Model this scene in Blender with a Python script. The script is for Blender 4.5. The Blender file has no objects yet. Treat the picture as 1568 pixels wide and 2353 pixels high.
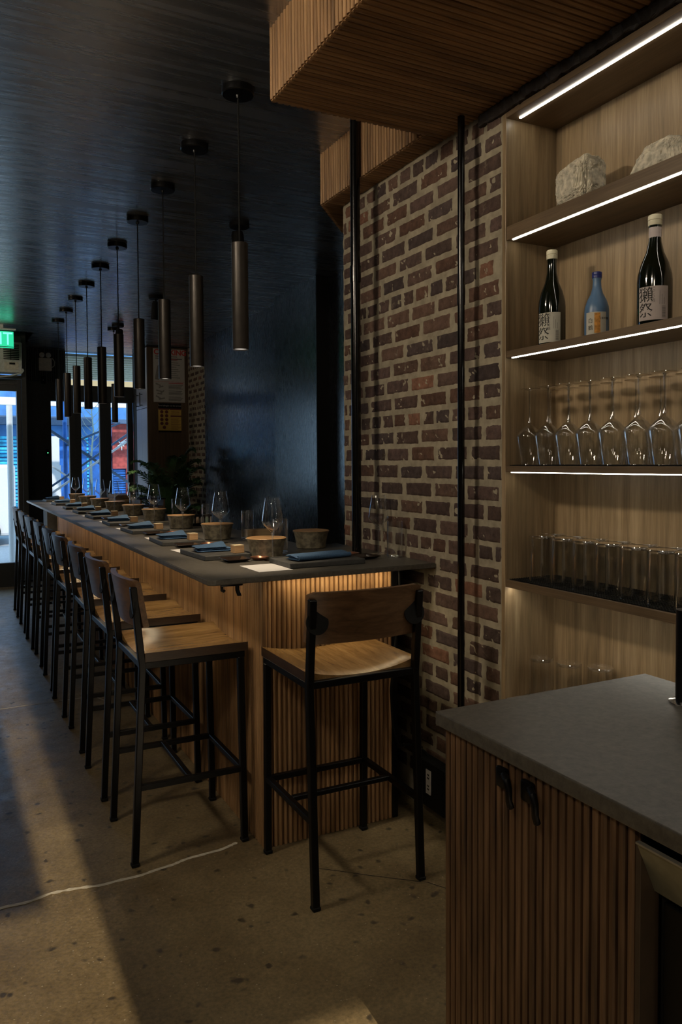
import bpy, bmesh, math, random
from mathutils import Vector, Matrix, noise
random.seed(7)
sc = bpy.context.scene
COL = sc.collection
PI = math.pi

# ------------------------------------------------------------------ helpers
def link(name, me, mat=None, parent=None, loc=(0, 0, 0), rz=0):
    o = bpy.data.objects.new(name, me); COL.objects.link(o)
    o.location = loc; o.rotation_euler = (0, 0, rz)
    if mat is not None:
        for m in (mat if isinstance(mat, (list, tuple)) else [mat]): me.materials.append(m)
    if parent: o.parent = parent
    return o
def mesh(name, bm, mat=None, parent=None, smooth=False, loc=(0, 0, 0), rz=0):
    me = bpy.data.meshes.new(name); bmesh.ops.recalc_face_normals(bm, faces=bm.faces)
    if smooth:
        for f in bm.faces: f.smooth = True
        for e in bm.edges:
            if len(e.link_faces) == 2 and e.calc_face_angle(0) > 0.6: e.smooth = False
    bm.to_mesh(me); bm.free()
    return link(name, me, mat, parent, loc, rz)
def thing(name, label, cat, loc=(0, 0, 0), rz=0, group=None):
    o = bpy.data.objects.new(name, None); COL.objects.link(o); o.location = loc; o.rotation_euler = (0, 0, rz)
    o.empty_display_size = .05
    return tag(o, label, cat, group)
def tag(o, label, cat, group=None):
    o['label'] = label; o['category'] = cat
    if group: o['group'] = group
    return o
def struct(o): o['kind'] = 'structure'; return o
def dup(o, parent=None):
    c = o.copy(); COL.objects.link(c)
    if parent: c.parent = parent
    for ch in list(o.children): dup(ch, c)
    return c
def B(): return bmesh.new()
def box(bm, x0, x1, y0, y1, z0, z1, bev=0, mi=0, M=None, seg=2):
    r = bmesh.ops.create_cube(bm, size=1); vs = r['verts']
    for v in vs: v.co = Vector(((x0 + x1) / 2 + v.co.x * (x1 - x0), (y0 + y1) / 2 + v.co.y * (y1 - y0), (z0 + z1) / 2 + v.co.z * (z1 - z0)))
    fs = {f for v in vs for f in v.link_faces}
    if bev:
        es = {e for f in fs for e in f.edges}
        g = bmesh.ops.bevel(bm, geom=list(es), offset=bev, segments=seg, affect='EDGES', profile=.5)
        vs = list({v for v in g['verts']} | {v for v in vs if v.is_valid}); fs = {f for v in vs for f in v.link_faces}
    for f in fs: f.material_index = mi
    if M is not None:
        for v in {v for f in fs for v in f.verts}: v.co = M @ v.co
def bar(bm, a, b, w, h=None, bev=0, up=(0, 0, 1)):
    a = Vector(a); b = Vector(b); h = h or w; d = (b - a); L = d.length; d.normalize()
    up = Vector(up)
    if abs(d.dot(up)) > .95: up = Vector((1, 0, 0))
    s = d.cross(up).normalized(); u = s.cross(d).normalized()
    M = Matrix((s, d, u)).transposed().to_4x4(); M.translation = (a + b) / 2
    box(bm, -w / 2, w / 2, -L / 2, L / 2, -h / 2, h / 2, bev, 0, M, 1)
def tube(bm, pts, r, n=10, cap=True):
    pts = [Vector(p) for p in pts]; rings = []
    rr = r if isinstance(r, (list, tuple)) else [r] * len(pts)
    ref = None
    for i, p in enumerate(pts):
        t = (pts[min(i + 1, len(pts) - 1)] - pts[max(i - 1, 0)]).normalized()
        if ref is None: ref = t.orthogonal().normalized()
        ref = (ref - t * ref.dot(t)).normalized(); s = t.cross(ref)
        rings.append([bm.verts.new(p + (ref * math.cos(2 * PI * k / n) + s * math.sin(2 * PI * k / n)) * rr[i]) for k in range(n)])
    for a, b in zip(rings, rings[1:]):
        for k in range(n): bm.faces.new((a[k], a[(k + 1) % n], b[(k + 1) % n], b[k]))
    if cap:
        bm.faces.new(rings[0][::-1]); bm.faces.new(rings[-1])
def lathe(bm, prof, n=32, c=(0, 0, 0), close=False):
    """prof: list of (r, z)"""
    rings = []
    for r, z in prof:
        if r < 1e-5: rings.append([bm.verts.new((c[0], c[1], c[2] + z))])
        else: rings.append([bm.verts.new((c[0] + r * math.cos(2 * PI * k / n), c[1] + r * math.sin(2 * PI * k / n), c[2] + z)) for k in range(n)])
    pr = list(zip(rings, rings[1:]))
    if close: pr.append((rings[-1], rings[0]))
    for a, b in pr:
        if len(a) == 1 and len(b) == 1: continue
        for k in range(n):
            k2 = (k + 1) % n
            if len(a) == 1: bm.faces.new((a[0], b[k2], b[k]))
            elif len(b) == 1: bm.faces.new((a[k], a[k2], b[0]))
            else: bm.faces.new((a[k], a[k2], b[k2], b[k]))
def flutes(bm, O, U, V, N, width, length, pitch=.0215, depth=.007, back=.012, seg=6):
    """half-round ribs repeated along U, each running along V, bulging along N"""
    O, U, V, N = Vector(O), Vector(U), Vector(V), Vector(N)
    n = max(1, round(width / pitch)); p = width / n; row = []
    g = .10 * p
    for i in range(n):
        row.append((i * p, -.004))
        for k in range(seg + 1):
            a = PI * k / seg
            row.append((i * p + g + (p - 2 * g) * (.5 - .5 * math.cos(a)), depth * math.sin(a) ** .75 if 0 < k < seg else -.002))
    row.append((n * p, -.004))
    A = [bm.verts.new(O + U * x + N * h) for x, h in row]; Bv = [bm.verts.new(O + U * x + N * h + V * length) for x, h in row]
    for i in range(len(A) - 1): bm.faces.new((A[i], A[i + 1], Bv[i + 1], Bv[i]))
    a0 = bm.verts.new(O - N * back); a1 = bm.verts.new(O + U * width - N * back)
    b0 = bm.verts.new(O - N * back + V * length); b1 = bm.verts.new(O + U * width - N * back + V * length)
    bm.faces.new((a0, b0, b1, a1)); bm.faces.new(A + [a1, a0]); bm.faces.new((Bv + [b1, b0])[::-1])
    bm.faces.new((a0, A[0], Bv[0], b0)); bm.faces.new((a1, b1, Bv[-1], A[-1]))
def slab(bm, outline, z0, z1, bev=.003, round_idx=()):
    vs = [bm.verts.new((x, y, z0)) for x, y in outline]; f = bm.faces.new(vs)
    r = bmesh.ops.extrude_face_region(bm, geom=[f]); nv = [g for g in r['geom'] if isinstance(g, bmesh.types.BMVert)]
    for v in nv: v.co.z = z1
    if bev:
        es = [e for e in bm.edges if abs(e.verts[0].co.z - e.verts[1].co.z) < 1e-6]
        bmesh.ops.bevel(bm, geom=es, offset=bev, segments=2, affect='EDGES')
def rcorner(cx, cy, r, a0, a1, n=6): return [(cx + r * math.cos(math.radians(a0 + (a1 - a0) * i / n)), cy + r * math.sin(math.radians(a0 + (a1 - a0) * i / n))) for i in range(n + 1)]
def textmesh(txt, size, align='CENTER', ext=0.0004, spacing=1.0, bold=0):
    cu = bpy.data.curves.new('t', 'FONT'); cu.body = txt; cu.size = size; cu.align_x = align; cu.align_y = 'CENTER'; cu.extrude = ext
    cu.resolution_u = 3; cu.space_character = spacing; cu.offset = bold * size
    o = bpy.data.objects.new('t', cu); COL.objects.link(o)
    dg = bpy.context.evaluated_depsgraph_get(); dg.update()
    me = bpy.data.meshes.new_from_object(o.evaluated_get(dg)); bpy.data.objects.remove(o); bpy.data.curves.remove(cu)
    return me

# ------------------------------------------------------------------ materials
def nt(name):
    m = bpy.data.materials.new(name); m.use_nodes = True; t = m.node_tree; return m, t, t.nodes['Principled BSDF']
def setc(b, col, rough, metal=0, spec=None, trans=0, ior=None, emis=None, es=0, coat=0):
    b.inputs['Base Color'].default_value = (*col, 1); b.inputs['Roughness'].default_value = rough; b.inputs['Metallic'].default_value = metal
    if spec is not None: b.inputs['Specular IOR Level'].default_value = spec
    if trans: b.inputs['Transmission Weight'].default_value = trans
    if ior: b.inputs['IOR'].default_value = ior
    if coat: b.inputs['Coat Weight'].default_value = coat; b.inputs['Coat Roughness'].default_value = .15
    if emis: b.inputs['Emission Color'].default_value = (*emis, 1); b.inputs['Emission Strength'].default_value = es
def plain(name, col, rough=.5, metal=0, nz=.12, sc_=30, bump=0, **k):
    """colour with slight procedural mottling"""
    m, t, b = nt(name); setc(b, col, rough, metal, **k)
    tc = t.nodes.new('ShaderNodeTexCoord'); n = t.nodes.new('ShaderNodeTexNoise'); n.inputs['Scale'].default_value = sc_; n.inputs['Detail'].default_value = 4
    t.links.new(tc.outputs['Object'], n.inputs['Vector'])
    r = t.nodes.new('ShaderNodeValToRGB'); lo = [c * (1 - nz) for c in col]; hi = [min(1, c * (1 + nz)) for c in col]
    r.color_ramp.elements[0].position = .35; r.color_ramp.elements[1].position = .65
    r.color_ramp.elements[0].color = (*lo, 1); r.color_ramp.elements[1].color = (*hi, 1)
    t.links.new(n.outputs['Fac'], r.inputs['Fac']); t.links.new(r.outputs['Color'], b.inputs['Base Color'])
    if bump:
        bp = t.nodes.new('ShaderNodeBump'); bp.inputs['Strength'].default_value = bump; bp.inputs['Distance'].default_value = .002
        t.links.new(n.outputs['Fac'], bp.inputs['Height']); t.links.new(bp.outputs['Normal'], b.inputs['Normal'])
    return m
def wood(name, stops, scale, rough=.5, bump=.15, broad=(1.5, 1.5, .5), dark=.75, spec=.5, dist=.3, coat=0):
    m, t, b = nt(name); setc(b, stops[0], rough, spec=spec, coat=coat)
    tc = t.nodes.new('ShaderNodeTexCoord')
    def nz(s, det, d=0, rg=.6):
        mp = t.nodes.new('ShaderNodeMapping'); mp.inputs['Scale'].default_value = s
        n = t.nodes.new('ShaderNodeTexNoise'); n.inputs['Scale'].default_value = 1; n.inputs['Detail'].default_value = det; n.inputs['Distortion'].default_value = d; n.inputs['Roughness'].default_value = rg
        t.links.new(tc.outputs['Object'], mp.inputs['Vector']); t.links.new(mp.outputs['Vector'], n.inputs['Vector']); return n
    a = nz(scale, 5, dist); r = t.nodes.new('ShaderNodeValToRGB'); cr = r.color_ramp
    while len(cr.elements) < len(stops): cr.elements.new(.5)
    for i, c in enumerate(stops): cr.elements[i].position = .3 + .4 * i / (len(stops) - 1); cr.elements[i].color = (*c, 1)
    t.links.new(a.outputs['Fac'], r.inputs['Fac'])
    c2 = nz([s * 5 for s in scale[:2]] + [scale[2] * 5], 3)
    q = nz(broad, 3); mr = t.nodes.new('ShaderNodeMapRange'); mr.inputs[1].default_value = .35; mr.inputs[2].default_value = .65; mr.inputs[3].default_value = dark; mr.inputs[4].default_value = 1.12
    t.links.new(q.outputs['Fac'], mr.inputs[0])
    mf = t.nodes.new('ShaderNodeMapRange'); mf.inputs[1].default_value = .3; mf.inputs[2].default_value = .7; mf.inputs[3].default_value = .8; mf.inputs[4].default_value = 1.1
    t.links.new(c2.outputs['Fac'], mf.inputs[0])
    mu = t.nodes.new('ShaderNodeMath'); mu.operation = 'MULTIPLY'; t.links.new(mr.outputs[0], mu.inputs[0]); t.links.new(mf.outputs[0], mu.inputs[1])
    vm = t.nodes.new('ShaderNodeVectorMath'); vm.operation = 'SCALE'; t.links.new(r.outputs['Color'], vm.inputs[0]); t.links.new(mu.outputs[0], vm.inputs['Scale'])
    t.links.new(vm.outputs['Vector'], b.inputs['Base Color'])
    bp = t.nodes.new('ShaderNodeBump'); bp.inputs['Strength'].default_value = bump; bp.inputs['Distance'].default_value = .001
    t.links.new(c2.outputs['Fac'], bp.inputs['Height']); t.links.new(bp.outputs['Normal'], b.inputs['Normal'])
    return m
def glow(name, col, s):
    m, t, b = nt(name); setc(b, (0, 0, 0), .5, emis=col, es=s); return m
def thinglass(name, tint=(1, 1, 1), base=.06, edge=.9, rough=.02, blend=.35):
    m = bpy.data.materials.new(name); m.use_nodes = True; t = m.node_tree; t.nodes.clear()
    o = t.nodes.new('ShaderNodeOutputMaterial'); mx = t.nodes.new('ShaderNodeMixShader'); tr = t.nodes.new('ShaderNodeBsdfTransparent'); gl = t.nodes.new('ShaderNodeBsdfGlossy')
    tr.inputs['Color'].default_value = (*tint, 1); gl.inputs['Roughness'].default_value = rough; gl.inputs['Color'].default_value = (1, 1, 1, 1)
    lw = t.nodes.new('ShaderNodeLayerWeight'); lw.inputs['Blend'].default_value = .5
    pw = t.nodes.new('ShaderNodeMath'); pw.operation = 'POWER'; pw.inputs[1].default_value = 2.1
    mr = t.nodes.new('ShaderNodeMath'); mr.operation = 'MULTIPLY_ADD'; mr.use_clamp = True; mr.inputs[1].default_value = edge; mr.inputs[2].default_value = base
    t.links.new(lw.outputs['Facing'], pw.inputs[0]); t.links.new(pw.outputs[0], mr.inputs[0]); t.links.new(mr.outputs[0], mx.inputs[0])
    t.links.new(tr.outputs[0], mx.inputs[1]); t.links.new(gl.outputs[0], mx.inputs[2]); t.links.new(mx.outputs[0], o.inputs[0]); return m

OAKSTOPS = [(.12, .062, .026), (.30, .165, .07), (.42, .25, .12)]
M_flute_v = wood('fluted_oak_upright', OAKSTOPS, (30, 30, 1.4), .5, .2, broad=(2.5, 2.5, .4))
M_flute_x = wood('fluted_oak_lying', OAKSTOPS, (1.4, 30, 30), .5, .2, broad=(.4, 2.5, 2.5))
M_flute_isl = wood('fluted_walnut', [(.035, .018, .009), (.12, .064, .030), (.21, .118, .06)], (38, 38, 2.2), .5, .25, broad=(2.5, 2.5, .5))
M_lam = wood('oak_laminate', [(.17, .113, .058), (.27, .188, .102), (.35, .255, .148)], (34, 34, 1.6), .42, .1, broad=(5, 5, .6), dark=.8)
M_lam_edge = wood('oak_laminate_edge', [(.12, .078, .042), (.17, .115, .066)], (40, 1.5, 40), .42, .1)
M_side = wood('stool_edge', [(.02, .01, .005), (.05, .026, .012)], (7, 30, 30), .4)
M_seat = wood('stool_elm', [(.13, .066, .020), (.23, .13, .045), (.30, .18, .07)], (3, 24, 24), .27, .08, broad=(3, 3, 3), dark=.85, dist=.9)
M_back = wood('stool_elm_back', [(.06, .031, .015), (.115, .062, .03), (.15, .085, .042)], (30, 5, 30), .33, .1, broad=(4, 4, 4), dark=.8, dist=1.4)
M_pale = wood('hinoki', [(.42, .25, .12), (.52, .33, .17)], (30, 4, 30), .6, .1)
M_board = wood('cypress_board', [(.24, .16, .08), (.32, .22, .12)], (2, 30, 30), .6, .1)
M_dwood = wood('dark_panel_wood', [(.05, .028, .014), (.085, .05, .025), (.11, .068, .036)], (25, 25, 1), .6, .1)
M_beam = wood('charred_beam', [(.008, .005, .004), (.03, .02, .014)], (30, 2, 30), .7, .8)
M_black = plain('black_steel', (.003, .003, .0033), .33, 0, spec=.22)
M_pipe = plain('gloss_black_pipe', (.003, .003, .003), .18, 0, spec=.4)
M_blackm = plain('black_matte', (.006, .006, .006), .75, spec=.2)
M_bronze = plain('pendant_bronze', (.040, .034, .029), .42, .6)
M_chrome = plain('chrome', (.6, .6, .6), .12, 1)
M_frame = plain('storefront_frame', (.02, .022, .022), .45, 0, spec=.5)
M_white = plain('white_plastic', (.55, .55, .52), .5)
M_cream = plain('cream_plastic', (.60, .55, .46), .5)
M_napkin = plain('blue_linen', (.035, .085, .17), .9, nz=.2, sc_=220, bump=.3)
M_tray = plain('slate_tray', (.045, .045, .043), .6, nz=.2, sc_=60, bump=.2)
M_card = plain('menu_card', (.55, .55, .56), .7, nz=.03)
M_dish = plain('glazed_dish', (.02, .013, .01), .12, spec=.9, nz=.2)
M_copper = plain('copper_saucer', (.28, .13, .08), .3, .7)
M_bowl = plain('stoneware_glaze', (.15, .13, .09), .35, nz=.45, sc_=45, bump=.2)
M_bowl_rim = plain('tan_lid', (.30, .175, .075), .45, nz=.15)
M_glass = thinglass('clear_glass', (.992, .996, .996), .03, .85, .025)
M_stem = thinglass('glass_stem', (.96, .97, .97), .22, .95, .03)
M_pane = thinglass('window_glass', (.98, .985, .985), .03, .5, .01, .25)
M_led = glow('led_strip', (1, .94, .80), 16)
M_ledw = glow('led_warm', (1, .74, .40), 2)
M_pend = glow('pendant_lens', (1, .9, .78), 1.1)
M_green = glow('exit_green', (.03, .85, .42), .9)
M_greenlit = glow('exit_letters', (.16, 1, .62), 1.8)
M_dot = glow('led_dot', (.1, 1, .3), 3)

# slab stone
def stone(name, c0, c1, rough):
    m, t, b = nt(name); setc(b, c0, rough, spec=.75)
    tc = t.nodes.new('ShaderNodeTexCoord'); n = t.nodes.new('ShaderNodeTexNoise'); n.inputs['Scale'].default_value = 55; n.inputs['Detail'].default_value = 6; n.inputs['Roughness'].default_value = .7
    t.links.new(tc.outputs['Object'], n.inputs['Vector']); r = t.nodes.new('ShaderNodeValToRGB')
    r.color_ramp.elements[0].position = .3; r.color_ramp.elements[0].color = (*c0, 1); r.color_ramp.elements[1].position = .72; r.color_ramp.elements[1].color = (*c1, 1)
    t.links.new(n.outputs['Fac'], r.inputs['Fac']); t.links.new(r.outputs['Color'], b.inputs['Base Color'])
    bp = t.nodes.new('ShaderNodeBump'); bp.inputs['Strength'].default_value = .35; bp.inputs['Distance'].default_value = .001
    t.links.new(n.outputs['Fac'], bp.inputs['Height']); t.links.new(bp.outputs['Normal'], b.inputs['Normal']); return m
M_slab = stone('worktop_stone', (.034, .031, .026), (.105, .095, .078), .42)

def floor_mat():
    m, t, b = nt('polished_concrete'); setc(b, (.1, .08, .05), .42, spec=.6); L = t.links.new; N = t.nodes.new
    tc = N('ShaderNodeTexCoord')
    def noi(s, d, r=.6):
        n = N('ShaderNodeTexNoise'); n.inputs['Scale'].default_value = s; n.inputs['Detail'].default_value = d; n.inputs['Roughness'].default_value = r; L(tc.outputs['Object'], n.inputs['Vector']); return n
    a = noi(1.6, 7, .65); r = N('ShaderNodeValToRGB'); cr = r.color_ramp
    cr.elements[0].position = .3; cr.elements[0].color = (.105, .074, .036, 1); cr.elements[1].position = .7; cr.elements[1].color = (.25, .188, .098, 1); L(a.outputs['Fac'], r.inputs['Fac'])
    g = noi(75, 4, .75); mg = N('ShaderNodeMapRange'); mg.inputs[1].default_value = .3; mg.inputs[2].default_value = .7; mg.inputs[3].default_value = .6; mg.inputs[4].default_value = 1.35; L(g.outputs['Fac'], mg.inputs[0])
    v = N('ShaderNodeVectorMath'); v.operation = 'SCALE'; L(r.outputs['Color'], v.inputs[0]); L(mg.outputs[0], v.inputs['Scale'])
    # aggregate chips and dark pits
    vo = N('ShaderNodeTexVoronoi'); vo.inputs['Scale'].default_value = 55; L(tc.outputs['Object'], vo.inputs['Vector'])
    th = N('ShaderNodeMapRange'); th.inputs[1].default_value = .10; th.inputs[2].default_value = .16; th.inputs[3].default_value = 1; th.inputs[4].default_value = 0; L(vo.outputs['Distance'], th.inputs[0])
    wn = N('ShaderNodeSeparateColor'); L(vo.outputs['Color'], wn.inputs[0])
    gt = N('ShaderNodeMath'); gt.operation = 'GREATER_THAN'; gt.inputs[1].default_value = .76; L(wn.outputs[0], gt.inputs[0])
    mm = N('ShaderNodeMath'); mm.operation = 'MULTIPLY'; L(th.outputs[0], mm.inputs[0]); L(gt.outputs[0], mm.inputs[1])
    mx = N('ShaderNodeMix'); mx.data_type = 'RGBA'; L(mm.outputs[0], mx.inputs[0]); L(v.outputs[0], mx.inputs[6]); mx.inputs[7].default_value = (.36, .31, .22, 1)
    vo2 = N('ShaderNodeTexVoronoi'); vo2.inputs['Scale'].default_value = 17; vo2.inputs['Randomness'].default_value = 1
    dn = noi(9, 3); va = N('ShaderNodeVectorMath'); va.operation = 'MULTIPLY_ADD'; L(dn.outputs['Color'], va.inputs[0]); va.inputs[1].default_value = (.09, .09, 0); L(tc.outputs['Object'], va.inputs[2]); L(va.outputs[0], vo2.inputs['Vector'])
    th2 = N('ShaderNodeMapRange'); th2.inputs[1].default_value = .12; th2.inputs[2].default_value = .26; th2.inputs[3].default_value = .85; th2.inputs[4].default_value = 0; L(vo2.outputs['Distance'], th2.inputs[0])
    s2 = N('ShaderNodeSeparateColor'); L(vo2.outputs['Color'], s2.inputs[0]); g2 = N('ShaderNodeMath'); g2.operation = 'GREATER_THAN'; g2.inputs[1].default_value = .6; L(s2.outputs[1], g2.inputs[0])
    m2 = N('ShaderNodeMath'); m2.operation = 'MULTIPLY'; L(th2.outputs[0], m2.inputs[0]); L(g2.outputs[0], m2.inputs[1])
    mx2 = N('ShaderNodeMix'); mx2.data_type = 'RGBA'; L(m2.outputs[0], mx2.inputs[0]); L(mx.outputs[2], mx2.inputs[6]); mx2.inputs[7].default_value = (.028, .022, .016, 1)
    L(mx2.outputs[2], b.inputs['Base Color'])
    ro = noi(11, 5, .7); rr = N('ShaderNodeMapRange'); rr.inputs[1].default_value = .3; rr.inputs[2].default_value = .7; rr.inputs[3].default_value = .3; rr.inputs[4].default_value = .55; L(ro.outputs['Fac'], rr.inputs[0]); L(rr.outputs[0], b.inputs['Roughness'])
    bp = N('ShaderNodeBump'); bp.inputs['Strength'].default_value = .35; bp.inputs['Distance'].default_value = .003; L(g.outputs['Fac'], bp.inputs['Height']); L(bp.outputs['Normal'], b.inputs['Normal'])
    return m
M_floor = floor_mat()
def streak_mat(name, col, rough, sx, bump, dist=.004, nz2=.15, ior=1.5, sp=.6):
    m, t, b = nt(name); setc(b, col, rough, spec=sp, ior=ior); N = t.nodes.new; L = t.links.new
    tc = N('ShaderNodeTexCoord'); mp = N('ShaderNodeMapping'); mp.inputs['Scale'].default_value = sx
    n = N('ShaderNodeTexNoise'); n.inputs['Scale'].default_value = 1; n.inputs['Detail'].default_value = 6; n.inputs['Roughness'].default_value = .62; n.inputs['Distortion'].default_value = .1
    L(tc.outputs['Object'], mp.inputs['Vector']); L(mp.outputs['Vector'], n.inputs['Vector'])
    bp = N('ShaderNodeBump'); bp.inputs['Strength'].default_value = bump; bp.inputs['Distance'].default_value = dist; L(n.outputs['Fac'], bp.inputs['Height']); L(bp.outputs['Normal'], b.inputs['Normal'])
    mr = N('ShaderNodeMapRange'); mr.inputs[1].default_value = .3; mr.inputs[2].default_value = .7; mr.inputs[3].default_value = rough - nz2 / 2; mr.inputs[4].default_value = rough + nz2 / 2; L(n.outputs['Fac'], mr.inputs[0]); L(mr.outputs[0], b.inputs['Roughness'])
    return m
M_ceil = streak_mat('black_glossy_ceiling', (.070, .077, .090), .27, (.5, 26, 1), .28, .005, .2, 2.8, .8)
M_bwall = streak_mat('black_waxed_steel_wall', (.009, .010, .012), .27, (70, 70, 16), .22, .0006)
M_bwall_shade = plain('unlit_step_black', (.005, .005, .005), .5, spec=.3)  # darker copy of the wall black, shade of the unlit step in its colour
M_rear = plain('rear_partition_paint', (.04, .035, .03), .8)

# ------------------------------------------------------------------ setting
CE = 3.208; ZF = -.103; Q = 1.067   # ceiling and floor levels; Q scales floor-standing things about the camera
bm = B(); box(bm, -2.0, 3.4, -1.4, 12.2, ZF - .12, ZF); flo = struct(mesh('floor', bm, M_floor))
# fillers in the cracks of the slab (pale lines)
M_crack = plain('crack_filler', (.50, .46, .37), .6, nz=.2, sc_=40)
M_joint = plain('dark_crack', (.012, .01, .008), .8)
def ribbon(pts, w, z=ZF + .0012, jit=.35, sub=8):
    pts = [(a * Q, b * Q) for a, b in pts]; b_ = B(); P = []
    for (a, c) in zip(pts, pts[1:]):
        for i in range(sub): P.append(Vector((a[0] + (c[0] - a[0]) * i / sub, a[1] + (c[1] - a[1]) * i / sub)))
    P.append(Vector(pts[-1])); prev = None
    for i, p in enumerate(P):
        t = (P[min(i + 1, len(P) - 1)] - P[max(i - 1, 0)]).normalized(); nrm = Vector((-t.y, t.x)); q = p + nrm * noise.noise(Vector((p.x * 9, p.y * 9, 3))) * w * .9
        hw = w / 2 * (1 + jit * noise.noise(Vector((i * .8, 2, 1))) * 2)
        cur = (b_.verts.new((q.x + nrm.x * hw, q.y + nrm.y * hw, z)), b_.verts.new((q.x - nrm.x * hw, q.y - nrm.y * hw, z)))
        if prev: b_.faces.new((prev[0], prev[1], cur[1], cur[0]))
        prev = cur
    return b_
mesh('crack_filler', ribbon([(-.35, 2.80), (.13, 2.862), (.30, 2.885), (.46, 2.86), (.62, 2.865), (.74, 2.872), (.82, 2.90), (.93, 2.905), (1.01, 2.94)], .017), M_crack, flo)
mesh('crack_filler', ribbon([(-.6, 5.24), (.27, 5.24), (.55, 5.25), (.84, 5.24), (.93, 4.97)], .012), M_crack, flo)
mesh('hairline_crack', ribbon([(1.20, 2.62), (1.33, 2.50), (1.42, 2.42), (1.53, 2.33), (1.60, 2.2)], .004), M_joint, flo)

bm = B(); box(bm, -2.0, 3.4, -1.4, 10.72, CE, CE + .1); box(bm, 1.0, 3.4, 10.72, 12.4, CE, CE + .1)
box(bm, -2.0, 1.0, 10.72, 12.4, CE + .3, CE + .4); box(bm, 1.0, 1.03, 10.72, 12.4, CE, CE + .4); box(bm, -2.0, 1.0, 10.69, 10.72, CE, CE + .4); struct(mesh('ceiling', bm, M_ceil))

# brick work ---------------------------------------------------------
def brick_mats():
    m, t, b = nt('old_brick'); setc(b, (.1, .06, .04), .85, spec=.25); N = t.nodes.new; L = t.links.new
    at = N('ShaderNodeAttribute'); at.attribute_name = 'tone'; tc = N('ShaderNodeTexCoord')
    n = N('ShaderNodeTexNoise'); n.inputs['Scale'].default_value = 28; n.inputs['Detail'].default_value = 6; n.inputs['Roughness'].default_value = .7; L(tc.outputs['Object'], n.inputs['Vector'])
    mr = N('ShaderNodeMapRange'); mr.inputs[1].default_value = .3; mr.inputs[2].default_value = .7; mr.inputs[3].default_value = .6; mr.inputs[4].default_value = 1.35; L(n.outputs['Fac'], mr.inputs[0])
    v = N('ShaderNodeVectorMath'); v.operation = 'SCALE'; L(at.outputs['Color'], v.inputs[0]); L(mr.outputs[0], v.inputs['Scale'])
    n2 = N('ShaderNodeTexNoise'); n2.inputs['Scale'].default_value = 16; n2.inputs['Detail'].default_value = 8; n2.inputs['Roughness'].default_value = .75; L(tc.outputs['Object'], n2.inputs['Vector'])
    m2 = N('ShaderNodeMapRange'); m2.inputs[1].default_value = .60; m2.inputs[2].default_value = .70; m2.inputs[3].default_value = 0; m2.inputs[4].default_value = .55; L(n2.outputs['Fac'], m2.inputs[0])
    mx = N('ShaderNodeMix'); mx.data_type = 'RGBA'; L(m2.outputs[0], mx.inputs[0]); L(v.outputs[0], mx.inputs[6]); mx.inputs[7].default_value = (.24, .20, .145, 1)
    L(mx.outputs[2], b.inputs['Base Color']); bp = N('ShaderNodeBump'); bp.inputs['Strength'].default_value = .6; bp.inputs['Distance'].default_value = .004; L(n.outputs['Fac'], bp.inputs['Height']); L(bp.outputs['Normal'], b.inputs['Normal'])
    return m
M_brick = brick_mats()
M_mortar = plain('lime_mortar', (.29, .25, .18), .9, nz=.18, sc_=22, bump=.6, spec=.2)
TONES = [(.092, .058, .046), (.075, .050, .042), (.11, .066, .048), (.062, .044, .040), (.10, .055, .038), (.082, .052, .044)]
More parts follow.
